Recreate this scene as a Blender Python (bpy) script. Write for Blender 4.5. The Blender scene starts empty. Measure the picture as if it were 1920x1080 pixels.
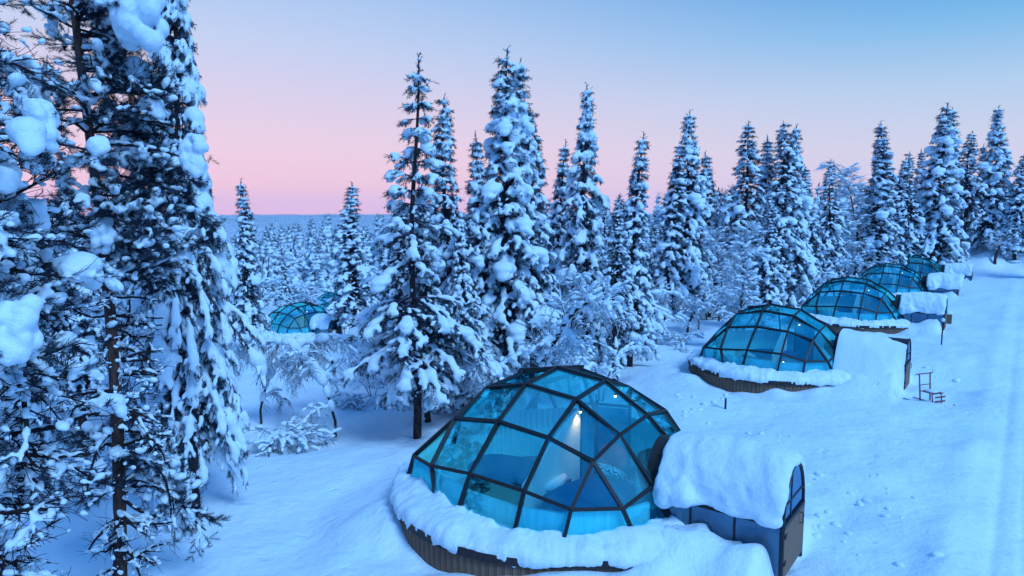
import bpy, math, random, time
import numpy as np
from math import sin, cos, pi, radians, hypot

SC = bpy.context.scene
COL = SC.collection
# ------------------------------------------------------------------ camera
F = 1280.0
PITCH = math.atan(145 / 1280)
CAM = np.array([0, 0, 6.0])
cd = bpy.data.cameras.new('camera'); cam = bpy.data.objects.new('camera', cd); COL.objects.link(cam)
cd.sensor_width = 36; cd.lens = 24; cd.clip_start = .05; cd.clip_end = 20000
cam.location = CAM; cam.rotation_euler = (pi / 2 - PITCH, 0, 0)
SC.camera = cam
# ------------------------------------------------------------------ render / colour
SC.view_settings.view_transform = 'Standard'; SC.view_settings.look = 'None'
SC.view_settings.gamma = 1; SC.view_settings.use_curve_mapping = False
SC.view_settings.exposure = 0.0
SC.render.engine = 'CYCLES'
cy = SC.cycles
cy.use_denoising = True
try: cy.denoiser = 'OPENIMAGEDENOISE'; cy.denoising_input_passes = 'RGB_ALBEDO_NORMAL'; cy.denoising_prefilter = 'ACCURATE'
except Exception: pass
cy.max_bounces = 8; cy.diffuse_bounces = 4; cy.glossy_bounces = 4; cy.transparent_max_bounces = 24
cy.sample_clamp_indirect = 3
cy.use_adaptive_sampling = False
# ------------------------------------------------------------------ world: clear arctic twilight
W = bpy.data.worlds.new('World'); SC.world = W; W.use_nodes = True
nt = W.node_tree; N = nt.nodes; L = nt.links; N.clear()
def nd(t, **k):
    n = N.new(t)
    for a, b in k.items(): setattr(n, a, b)
    return n
out = nd('ShaderNodeOutputWorld'); bg = nd('ShaderNodeBackground'); bg.inputs[1].default_value = 1.0
tc = nd('ShaderNodeTexCoord'); sep = nd('ShaderNodeSeparateXYZ'); L.new(tc.outputs['Generated'], sep.inputs[0])
def ramp(stops, fac):
    r = nd('ShaderNodeValToRGB'); r.color_ramp.interpolation = 'EASE' if False else 'LINEAR'
    el = r.color_ramp.elements
    while len(el) > 1: el.remove(el[0])
    el[0].position = stops[0][0]; el[0].color = (*stops[0][1], 1)
    for p_, c_ in stops[1:]:
        e = el.new(p_); e.color = (*c_, 1)
    L.new(fac, r.inputs[0]); return r
def lin(r, g, b):
    return tuple((c / 255 / 12.92) if c / 255 <= .04045 else ((c / 255 + .055) / 1.055) ** 2.4 for c in (r, g, b))
# warm (afterglow) side and cold side, both along elevation
mr = nd('ShaderNodeMapRange'); L.new(sep.outputs[2], mr.inputs[0]); mr.inputs[1].default_value = -0.1; mr.inputs[2].default_value = 1.0
def E(z): return (z + .1) / 1.1
warm = ramp([(E(-.1), lin(244, 182, 204)), (E(0.0), lin(249, 192, 214)), (E(.04), lin(250, 204, 221)), (E(.09), lin(242, 210, 229)), (E(.15), lin(224, 210, 236)),
             (E(.22), lin(201, 211, 243)), (E(.29), lin(176, 204, 244)), (E(.5), lin(98, 170, 240)), (E(1), lin(54, 140, 240))], mr.outputs[0])
cold = ramp([(E(-.1), lin(214, 196, 226)), (E(0.0), lin(226, 206, 228)), (E(.08), lin(211, 212, 234)), (E(.15), lin(180, 208, 238)), (E(.22), lin(126, 188, 236)),
             (E(.29), lin(70, 158, 226)), (E(.5), lin(56, 154, 232)), (E(1), lin(54, 140, 240))], mr.outputs[0])
# azimuth weight: 1 towards the glow (left and ahead), 0 to the right and behind
dp = nd('ShaderNodeVectorMath', operation='DOT_PRODUCT'); L.new(tc.outputs['Generated'], dp.inputs[0]); dp.inputs[1].default_value = (-.80, .60, 0)
m2 = nd('ShaderNodeMapRange', interpolation_type='SMOOTHSTEP'); L.new(dp.outputs['Value'], m2.inputs[0])
m2.inputs[1].default_value = -.05; m2.inputs[2].default_value = .97
mx = nd('ShaderNodeMix', data_type='RGBA'); L.new(m2.outputs[0], mx.inputs[0]); L.new(cold.outputs[0], mx.inputs[6]); L.new(warm.outputs[0], mx.inputs[7])
# behind the viewer the twilight sky is deeper blue
dpb = nd('ShaderNodeVectorMath', operation='DOT_PRODUCT'); L.new(tc.outputs['Generated'], dpb.inputs[0]); dpb.inputs[1].default_value = (.1, -.995, 0)
m3 = nd('ShaderNodeMapRange', interpolation_type='SMOOTHSTEP'); L.new(dpb.outputs['Value'], m3.inputs[0]); m3.inputs[1].default_value = -.35; m3.inputs[2].default_value = .8
mb = nd('ShaderNodeMix', data_type='RGBA'); L.new(m3.outputs[0], mb.inputs[0]); L.new(mx.outputs[2], mb.inputs[6]); mb.inputs[7].default_value = (*lin(60, 140, 238), 1)
# a little physical sky with the sun below the horizon
sky = nd('ShaderNodeTexSky', sky_type='NISHITA'); sky.sun_disc = False; sky.sun_elevation = radians(1.0); sky.sun_rotation = radians(-60)
sc_ = nd('ShaderNodeVectorMath', operation='SCALE'); L.new(sky.outputs[0], sc_.inputs[0]); sc_.inputs[3].default_value = .003
ad = nd('ShaderNodeVectorMath', operation='ADD'); L.new(mb.outputs[2], ad.inputs[0]); L.new(sc_.outputs[0], ad.inputs[1])
L.new(ad.outputs[0], bg.inputs[0]); L.new(bg.outputs[0], out.inputs[0])
# ------------------------------------------------------------------ soft skylight "sun"
sd = bpy.data.lights.new('sun', 'SUN'); so = bpy.data.objects.new('sun', sd); COL.objects.link(so)
sd.energy = 3.0; sd.angle = radians(18); sd.color = (.35, .65, 1.0)
so.rotation_euler = (radians(34), radians(30), 0)     # high, from behind and the right

# ================================================================== helpers
T0 = time.time()
def tag(o, label=None, cat=None, group=None, kind=None):
    if label: o['label'] = label
    if cat: o['category'] = cat
    if group: o['group'] = group
    if kind: o['kind'] = kind
    return o
def empty(name, loc=(0, 0, 0), rz=0):
    o = bpy.data.objects.new(name, None); COL.objects.link(o); o.location = loc; o.rotation_euler = (0, 0, rz); o.empty_display_size = .3
    return o
def link(name, me, parent=None, mat=None):
    o = bpy.data.objects.new(name, me); COL.objects.link(o)
    if mat and not me.materials: me.materials.append(mat)
    if parent: o.parent = parent
    return o
KIDS = {}
def copy_tree(root, loc, rz=None, scale=None, label=None, group=None, cat=None):
    r = root.copy(); COL.objects.link(r); r.location = loc
    if rz is not None: r.rotation_euler = (0, 0, rz)
    if scale is not None: r.scale = scale
    if label: r['label'] = label
    if group: r['group'] = group
    if cat: r['category'] = cat
    for ch in root.children:
        c = ch.copy(); COL.objects.link(c); c.parent = r
        for g in ch.children:
            d = g.copy(); COL.objects.link(d); d.parent = c
    return r
class MB:
    """collects geometry and links it as ONE mesh"""
    def __init__(s): s.v = []; s.f3 = []; s.f4 = []; s.n = 0
    def add(s, v, f3=None, f4=None):
        v = np.asarray(v, float).reshape(-1, 3)
        if f3 is not None and len(f3): s.f3.append(np.asarray(f3, np.int64).reshape(-1, 3) + s.n)
        if f4 is not None and len(f4): s.f4.append(np.asarray(f4, np.int64).reshape(-1, 4) + s.n)
        s.v.append(v); s.n += len(v)
    def stamp(s, tv, tf, M, O):
        """template verts tv (n,3), tris tf (m,3), matrices M (K,3,3) columns = axes, offsets O (K,3)"""
        M = np.asarray(M, float); O = np.asarray(O, float)
        if len(O) == 0: return
        K = len(O); v = np.einsum('kij,nj->kni', M, tv) + O[:, None, :]
        f = (tf[None] + (np.arange(K) * len(tv))[:, None, None]).reshape(-1, 3)
        s.add(v.reshape(-1, 3), f)
    def box(s, c, sz, rz=0, R=None):
        x, y, z = [a / 2 for a in sz]
        v = np.array([(a, b, d) for a in (-x, x) for b in (-y, y) for d in (-z, z)])
        if rz: v = v @ np.array([[cos(rz), sin(rz), 0], [-sin(rz), cos(rz), 0], [0, 0, 1]])
        if R is not None: v = v @ np.asarray(R).T
        s.add(v + np.array(c), None, [(0, 1, 3, 2), (4, 6, 7, 5), (0, 4, 5, 1), (2, 3, 7, 6), (0, 2, 6, 4), (1, 5, 7, 3)])
    def tube(s, P, r, n=6, cap=True, flat=1.0):
        P = np.asarray(P, float); m = len(P)
        r = np.broadcast_to(np.asarray(r, float), (m,))
        T = np.gradient(P, axis=0); T /= np.maximum(np.linalg.norm(T, axis=1), 1e-9)[:, None]
        up = np.where(np.abs(T[:, 2:3]) > .92, np.array([[1., 0, 0]]), np.array([[0, 0, 1.]]))
        if (np.abs(T[:, 2]) > .92).any(): up = np.tile(np.array([[1., .1, 0]]), (m, 1)) if np.abs(T[:, 2]).mean() > .6 else up
        A = np.cross(T, up); A /= np.maximum(np.linalg.norm(A, axis=1), 1e-9)[:, None]; B = np.cross(A, T)
        a = np.arange(n) * 2 * pi / n
        V = P[:, None] + r[:, None, None] * (A[:, None] * np.cos(a)[None, :, None] + B[:, None] * np.sin(a)[None, :, None] * flat)
        i = np.arange(m - 1)[:, None] * n; j = np.arange(n)[None]; k = (j + 1) % n
        f4 = np.stack([i + j, i + k, i + n + k, i + n + j], -1).reshape(-1, 4)
        V = V.reshape(-1, 3); f3 = None
        if cap:
            V = np.vstack([V, P[:1], P[-1:]]); c0 = m * n
            f3 = [(c0, (q + 1) % n, q) for q in range(n)] + [(c0 + 1, (m - 1) * n + q, (m - 1) * n + (q + 1) % n) for q in range(n)]
        s.add(V, f3, f4)
    def bar(s, a, b, w, h, up=(0, 0, 1)):
        a = np.array(a, float); b = np.array(b, float); d = b - a; Ln = np.linalg.norm(d); d /= Ln
        u = np.array(up, float); x = np.cross(d, u); x /= np.linalg.norm(x); u = np.cross(x, d)
        v = [a + x * sx * w / 2 + u * su * h / 2 + d * Ln * e for e in (0, 1) for sx in (-1, 1) for su in (-1, 1)]
        s.add(v, None, [(0, 1, 3, 2), (4, 6, 7, 5), (0, 4, 5, 1), (2, 3, 7, 6), (0, 2, 6, 4), (1, 5, 7, 3)])
    def mesh(s, name, mat=None, smooth=False):
        V = np.concatenate(s.v) if s.v else np.zeros((0, 3))
        f3 = np.concatenate(s.f3) if s.f3 else np.zeros((0, 3), int); f4 = np.concatenate(s.f4) if s.f4 else np.zeros((0, 4), int)
        me = bpy.data.meshes.new(name); me.vertices.add(len(V)); me.vertices.foreach_set('co', V.astype(np.float32).ravel())
        nl = f3.size + f4.size; me.loops.add(nl); me.loops.foreach_set('vertex_index', np.concatenate([f3.ravel(), f4.ravel()]).astype(np.int32))
        npoly = len(f3) + len(f4); me.polygons.add(npoly)
        ls = np.concatenate([np.arange(len(f3)) * 3, f3.size + np.arange(len(f4)) * 4]).astype(np.int32)
        me.polygons.foreach_set('loop_start', ls)
        me.polygons.foreach_set('use_smooth', np.full(npoly, smooth))
        me.update(calc_edges=True)
        if mat: me.materials.append(mat)
        return me
    def build(s, name, mat, parent=None, smooth=False):
        return link(name, s.mesh(name, mat, smooth), parent)
def nrm(v): v = np.asarray(v, float); return v / max(np.linalg.norm(v), 1e-9)
def basis(d):
    d = nrm(d); u = np.array([0, 0, 1.]) if abs(d[2]) < .95 else np.array([1., 0, 0])
    y = nrm(np.cross(u, d)); z = np.cross(d, y)
    return np.stack([d, y, z], 1)
# icosphere templates
def ico(sub):
    t = (1 + 5 ** .5) / 2
    v = [(-1, t, 0), (1, t, 0), (-1, -t, 0), (1, -t, 0), (0, -1, t), (0, 1, t), (0, -1, -t), (0, 1, -t), (t, 0, -1), (t, 0, 1), (-t, 0, -1), (-t, 0, 1)]
    f = [(0, 11, 5), (0, 5, 1), (0, 1, 7), (0, 7, 10), (0, 10, 11), (1, 5, 9), (5, 11, 4), (11, 10, 2), (10, 7, 6), (7, 1, 8), (3, 9, 4), (3, 4, 2), (3, 2, 6), (3, 6, 8), (3, 8, 9), (4, 9, 5), (2, 4, 11), (6, 2, 10), (8, 6, 7), (9, 8, 1)]
    v = [nrm(a) for a in v]
    for _ in range(sub):
        c = {}; g = []
        def mid(a, b):
            k = (min(a, b), max(a, b))
            if k not in c: c[k] = len(v); v.append(nrm(v[a] + v[b]))
            return c[k]
        for a, b, d in f:
            x, y, z = mid(a, b), mid(b, d), mid(d, a); g += [(a, x, z), (b, y, x), (d, z, y), (x, y, z)]
        f = g
    return np.array(v), np.array(f)
ICO0, ICO1, ICO2 = ico(0), ico(1), ico(2)
def lattice(ix, iy, seed):
    h = (ix * 374761393 + iy * 668265263 + seed * 974634777) & 0xffffffff
    h = ((h ^ (h >> 13)) * 1274126177) & 0xffffffff
    return ((h ^ (h >> 16)) & 0xffff) / 65535.0
def vnoise(x, y, seed=0):
    x = np.asarray(x, float); y = np.asarray(y, float)
    ix = np.floor(x).astype(np.int64); iy = np.floor(y).astype(np.int64); fx = x - ix; fy = y - iy
    fx = fx * fx * (3 - 2 * fx); fy = fy * fy * (3 - 2 * fy)
    a = lattice(ix, iy, seed); b = lattice(ix + 1, iy, seed); c = lattice(ix, iy + 1, seed); d = lattice(ix + 1, iy + 1, seed)
    return (a * (1 - fx) + b * fx) * (1 - fy) + (c * (1 - fx) + d * fx) * fy - .5
def snow_mesh(name, blobs, voxel, mat, smooth_it=3, amp=.012, freq=9., tmpl=ICO1, seed=0, extra=None, snooth_f=.6):
    """blobs: list of (centre, 3x3 matrix). They are melted into one continuous skin."""
    mb = MB(); mb.stamp(tmpl[0], tmpl[1], [b[1] for b in blobs], [b[0] for b in blobs])
    if extra: extra(mb)
    me = mb.mesh('tmp'); o = bpy.data.objects.new('tmp', me); COL.objects.link(o)
    m = o.modifiers.new('r', 'REMESH'); m.mode = 'VOXEL'; m.voxel_size = voxel; m.adaptivity = 0
    if smooth_it:
        s = o.modifiers.new('s', 'SMOOTH'); s.iterations = smooth_it; s.factor = snooth_f
    dg = bpy.context.evaluated_depsgraph_get(); dg.update()
    res = bpy.data.meshes.new_from_object(o.evaluated_get(dg)); bpy.data.objects.remove(o); bpy.data.meshes.remove(me)
    n = len(res.vertices); co = np.empty(n * 3, np.float32); res.vertices.foreach_get('co', co); co = co.reshape(-1, 3)
    if amp and n:
        no = np.empty(n * 3, np.float32); res.vertices.foreach_get('normal', no); no = no.reshape(-1, 3)
        d = vnoise(co[:, 0] * freq + co[:, 2] * 3.1, co[:, 1] * freq + co[:, 2] * freq, seed) + .6 * vnoise(co[:, 0] * freq * 2.3 - co[:, 2] * freq * 2, co[:, 1] * freq * 2.3, seed + 1)
        co = co + no * (d * amp * 2)[:, None]; res.vertices.foreach_set('co', co.ravel())
    res.name = name; res.materials.clear(); res.materials.append(mat)
    res.polygons.foreach_set('use_smooth', np.full(len(res.polygons), True)); res.update()
    return res

# ================================================================== materials
def mat(name, col, rough=.6, metal=0, spec=.3, nodes=None):
    m = bpy.data.materials.new(name); m.use_nodes = True; b = m.node_tree.nodes['Principled BSDF']
    b.inputs['Base Color'].default_value = (*col, 1); b.inputs['Roughness'].default_value = rough; b.inputs['Metallic'].default_value = metal
    b.inputs['Specular IOR Level'].default_value = spec
    if nodes: nodes(m.node_tree, b)
    return m
def tex_noise(t, scale, detail=4, rough=.6, coord='Object', stretch=None, pos=None):
    c = t.nodes.new('ShaderNodeTexCoord'); n = t.nodes.new('ShaderNodeTexNoise'); n.inputs['Scale'].default_value = scale; n.inputs['Detail'].default_value = detail; n.inputs['Roughness'].default_value = rough
    src = c.outputs[coord] if coord != 'Position' else t.nodes.new('ShaderNodeNewGeometry').outputs['Position']
    if stretch:
        mp = t.nodes.new('ShaderNodeMapping'); mp.inputs['Scale'].default_value = stretch[:3]
        if len(stretch) > 3: mp.inputs['Rotation'].default_value = (0, 0, stretch[3])
        t.links.new(src, mp.inputs[0]); src = mp.outputs[0]
    t.links.new(src, n.inputs['Vector']); return n
def crmp(t, fac, stops):
    r = t.nodes.new('ShaderNodeValToRGB'); el = r.color_ramp.elements
    while len(el) > 1: el.remove(el[0])
    el[0].position = stops[0][0]; el[0].color = (*stops[0][1], 1)
    for p_, c_ in stops[1:]: e = el.new(p_); e.color = (*c_, 1)
    t.links.new(fac, r.inputs[0]); return r
def bump(t, b, h, strength=.3, dist=.02, prev=None):
    n = t.nodes.new('ShaderNodeBump'); n.inputs['Strength'].default_value = strength; n.inputs['Distance'].default_value = dist
    t.links.new(h, n.inputs['Height'])
    if prev: t.links.new(prev.outputs[0], n.inputs['Normal'])
    t.links.new(n.outputs[0], b.inputs['Normal']); return n
def n_snow(t, b):
    n1 = tex_noise(t, 14, 5, .65, 'Position'); n2 = tex_noise(t, 70, 3, .7, 'Position')
    p1 = bump(t, b, n1.outputs[0], .7, .035); bump(t, b, n2.outputs[0], .6, .008, p1)
    n3 = tex_noise(t, .9, 3, .5, 'Position'); r = crmp(t, n3.outputs[0], [(.3, (.72, .82, .91)), (.7, (.80, .88, .95))])
    t.links.new(r.outputs[0], b.inputs['Base Color'])
M = {}
M['snow'] = mat('snow', (.85, .9, .94), .55, 0, .25, n_snow)
def n_ground(t, b):
    n1 = tex_noise(t, 2.2, 6, .6, 'Position'); n2 = tex_noise(t, 30, 4, .7, 'Position')
    v = t.nodes.new('ShaderNodeTexVoronoi'); v.inputs['Scale'].default_value = 1.5; g = t.nodes.new('ShaderNodeNewGeometry')
    wn = tex_noise(t, 2.5, 2, .5, 'Position'); vm = t.nodes.new('ShaderNodeVectorMath'); vm.operation = 'ADD'
    vs = t.nodes.new('ShaderNodeVectorMath'); vs.operation = 'SCALE'; vs.inputs[3].default_value = .6; t.links.new(wn.outputs['Color'], vs.inputs[0])
    t.links.new(g.outputs['Position'], vm.inputs[0]); t.links.new(vs.outputs[0], vm.inputs[1]); t.links.new(vm.outputs[0], v.inputs['Vector'])
    pit = t.nodes.new('ShaderNodeMapRange'); t.links.new(v.outputs['Distance'], pit.inputs[0]); pit.inputs[1].default_value = .05; pit.inputs[2].default_value = .24
    p1 = bump(t, b, n1.outputs[0], .6, .15); p2 = bump(t, b, pit.outputs[0], .45, .05, p1)
    bump(t, b, n2.outputs[0], .35, .012, p2)
    n3 = tex_noise(t, .35, 4, .55, 'Position'); r = crmp(t, n3.outputs[0], [(.3, (.72, .82, .91)), (.7, (.80, .88, .95))])
    t.links.new(r.outputs[0], b.inputs['Base Color'])
M['ground'] = mat('snow_ground', (.85, .9, .94), .55, 0, .25, n_ground)
M['needle'] = mat('needles', (.018, .045, .04), .7, 0, .2, lambda t, b: t.links.new(crmp(t, tex_noise(t, 3, 3).outputs[0], [(.3, (.012, .02, .036)), (.7, (.03, .045, .07))]).outputs[0], b.inputs['Base Color']))
def n_bark(a, c):
    def f(t, b):
        n = tex_noise(t, 14, 6, .7, 'Object', (1, 1, .3)); r = crmp(t, n.outputs[0], [(.35, a), (.65, c)]); t.links.new(r.outputs[0], b.inputs['Base Color']); bump(t, b, n.outputs[0], .9, .03)
    return f
M['bark'] = mat('bark', (.07, .045, .04), .9, 0, .1, n_bark((.02, .014, .016), (.09, .06, .055)))
M['bark_pine'] = mat('pine_bark', (.16, .07, .045), .9, 0, .1, n_bark((.035, .022, .022), (.15, .075, .055)))
M['twig'] = mat('twig', (.10, .075, .12), .9, 0, .1)
M['frame'] = mat('dark_metal_frame', (.014, .012, .016), .5, .0, .35, lambda t, b: bump(t, b, tex_noise(t, 40, 3).outputs[0], .1, .002))
def n_wood(a, c):
    def f(t, b):
        n = tex_noise(t, 5, 6, .7, 'Object', (6, 6, .35)); r = crmp(t, n.outputs[0], [(.3, a), (.7, c)]); t.links.new(r.outputs[0], b.inputs['Base Color']); bump(t, b, n.outputs[0], .5, .01)
    return f
M['board'] = mat('weathered_board', (.2, .15, .12), .85, 0, .15, n_wood((.11, .065, .05), (.27, .16, .11)))
M['fascia'] = mat('dark_fascia', (.03, .022, .025), .6, 0, .3, n_wood((.015, .012, .014), (.05, .035, .035)))
M['panel'] = mat('brown_panel', (.13, .095, .075), .7, 0, .2, n_wood((.17, .10, .065), (.26, .16, .11)))
M['red'] = mat('red_fabric', (.85, .05, .03), .8)
M['sledwood'] = mat('sled_wood', (.22, .07, .05), .6, 0, .3, n_wood((.14, .04, .03), (.3, .11, .07)))
M['blanket'] = mat('dark_blue_blanket', (.035, .07, .17), .9, 0, .1, lambda t, b: bump(t, b, tex_noise(t, 25, 4).outputs[0], .4, .01))
M['sheet'] = mat('white_sheet', (.7, .72, .75), .85)
M['wall_in'] = mat('inner_lining', (.5, .62, .66), .45, 0, .4, lambda t, b: (t.links.new(crmp(t, tex_noise(t, 4, 5, .6, 'Object', (3, 3, .3)).outputs[0], [(.35, (.22, .74, .80)), (.65, (.50, .95, .95))]).outputs[0], b.inputs['Base Color'])))
M['curtain'] = mat('curtain', (.42, .76, .82), .85, 0, .1)
M['floor'] = mat('floor_mat', (.14, .12, .11), .8)
M['skin_wall'] = mat('cream_partition', (.75, .74, .70), .5, 0, .3)
def n_zebra(t, b):
    c = t.nodes.new('ShaderNodeTexCoord'); w = t.nodes.new('ShaderNodeTexWave'); w.inputs['Scale'].default_value = 7; w.inputs['Distortion'].default_value = 9; w.inputs['Detail'].default_value = 2; w.inputs['Detail Scale'].default_value = 1.2
    t.links.new(c.outputs['Object'], w.inputs['Vector']); r = crmp(t, w.outputs[0], [(.42, (.015, .015, .02)), (.5, (.75, .75, .75))]); t.links.new(r.outputs[0], b.inputs['Base Color'])
M['zebra'] = mat('zebra_fabric', (.5, .5, .5), .85, 0, .1, n_zebra)
def glass(name, tint, gloss, base, refl=1.0, rough=.02, mist=.17):
    m = bpy.data.materials.new(name); m.use_nodes = True; t = m.node_tree; t.nodes.clear()
    o = t.nodes.new('ShaderNodeOutputMaterial'); tr = t.nodes.new('ShaderNodeBsdfTransparent'); tr.inputs[0].default_value = (*tint, 1)
    g = t.nodes.new('ShaderNodeBsdfGlossy'); g.inputs[0].default_value = (*gloss, 1); g.inputs['Roughness'].default_value = rough
    lw = t.nodes.new('ShaderNodeLayerWeight'); lw.inputs[0].default_value = .5; fr = t.nodes.new('ShaderNodeMath'); fr.operation = 'POWER'; fr.inputs[1].default_value = 3.5
    t.links.new(lw.outputs['Facing'], fr.inputs[0])
    ma = t.nodes.new('ShaderNodeMath'); ma.operation = 'MULTIPLY_ADD'; ma.inputs[1].default_value = refl; ma.inputs[2].default_value = base; ma.use_clamp = True
    t.links.new(fr.outputs[0], ma.inputs[0])
    mx = t.nodes.new('ShaderNodeMixShader'); t.links.new(ma.outputs[0], mx.inputs[0]); t.links.new(tr.outputs[0], mx.inputs[1]); t.links.new(g.outputs[0], mx.inputs[2])
    n = tex_noise(t, 1.6, 2); bp = t.nodes.new('ShaderNodeBump'); bp.inputs['Strength'].default_value = .06; bp.inputs['Distance'].default_value = .05
    t.links.new(n.outputs[0], bp.inputs['Height']); t.links.new(bp.outputs[0], g.inputs['Normal'])
    oi = t.nodes.new('ShaderNodeObjectInfo'); fn = tex_noise(t, 1.1, 5, .6); ad_ = t.nodes.new('ShaderNodeMath'); ad_.operation = 'MULTIPLY_ADD'; ad_.inputs[1].default_value = .45
    t.links.new(oi.outputs['Random'], ad_.inputs[0]); t.links.new(fn.outputs[0], ad_.inputs[2])
    mr_ = t.nodes.new('ShaderNodeMapRange'); t.links.new(ad_.outputs[0], mr_.inputs[0]); mr_.inputs[1].default_value = .62; mr_.inputs[2].default_value = 1.0; mr_.inputs[3].default_value = 0; mr_.inputs[4].default_value = mist
    df = t.nodes.new('ShaderNodeBsdfDiffuse'); df.inputs[0].default_value = (.30, .80, .86, 1); tl = t.nodes.new('ShaderNodeBsdfTranslucent'); tl.inputs[0].default_value = (.30, .80, .86, 1)
    m3_ = t.nodes.new('ShaderNodeMixShader'); m3_.inputs[0].default_value = .5; t.links.new(df.outputs[0], m3_.inputs[1]); t.links.new(tl.outputs[0], m3_.inputs[2])
    m4_ = t.nodes.new('ShaderNodeMixShader'); t.links.new(mr_.outputs[0], m4_.inputs[0]); t.links.new(mx.outputs[0], m4_.inputs[1]); t.links.new(m3_.outputs[0], m4_.inputs[2])
    t.links.new(m4_.outputs[0], o.inputs[0]); return m
M['glass'] = glass('tinted_glass', (.72, .98, .99), (.10, .92, 1.0), .15, 1.2)
M['glass_side'] = glass('tunnel_glass', (.22, .42, .55), (.32, .58, .80), .22, .8, .12)
def emit(name, col, s):
    m = bpy.data.materials.new(name); m.use_nodes = True; b = m.node_tree.nodes['Principled BSDF']
    b.inputs['Emission Color'].default_value = (*col, 1); b.inputs['Emission Strength'].default_value = s; b.inputs['Base Color'].default_value = (*col, 1); return m
M['bulb'] = emit('warm_bulb', (1, .50, .2), 12)

# ================================================================== terrain
IGLOO = [(1.06, 13.28, .62), (10.57, 26.5, .15), (19.62, 38.7, .08), (30.03, 53.62, -.27), (37.94, 63.93, -.25), (-17.12, 54.4, -3.48), (-27.6, 38.5, -2.5), (-21.5, 83, -5.9)]
ANG = radians(128 - 1.22)
EX = np.array([sin(ANG), cos(ANG)]); EY = np.array([sin(ANG + pi / 2), cos(ANG + pi / 2)])
CP = np.array([(1, 13, 0), (10.5, 26.5, -.45), (19.6, 38.7, -.5), (30, 53.6, -.85), (38, 64, -.85), (4.6, 10.5, .15), (14, 24, -.1), (23, 36, -.1), (33.5, 51, -.3), (41.5, 61, .1),
    (8, 8, .25), (16, 18, .2), (28, 33, .15), (37, 45, .15), (47, 57, .4), (52, 68, .7), (44, 73, .8), (62, 60, .8), (70, 85, 1.0), (30, 15, .5), (60, 30, .7),
    (-3, 18.9, -.6), (-6.7, 14, -.6), (-6, 10.5, -.5), (-6, 4, -.4), (3, 4, .1), (-17, 54, -4.1), (-27, 38, -3.1), (-9, 40, -2.8), (-20, 20, -1.6), (-21, 83, -6.5), (3.3, 34, -1.2), (-3, 28, -1.4),
    (12, 50, -1.6), (5, 75, -3.6), (25, 80, -2.2), (45, 100, -.8), (-45, 60, -5), (-60, 100, -8), (0, 120, -8), (50, 150, -5), (110, 120, 2.5), (-30, -10, -1), (20, -10, .3), (100, 20, 2)], float)
DRIFT = [.86, .9, .8, .55, .6, .45, .5, .5]
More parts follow.
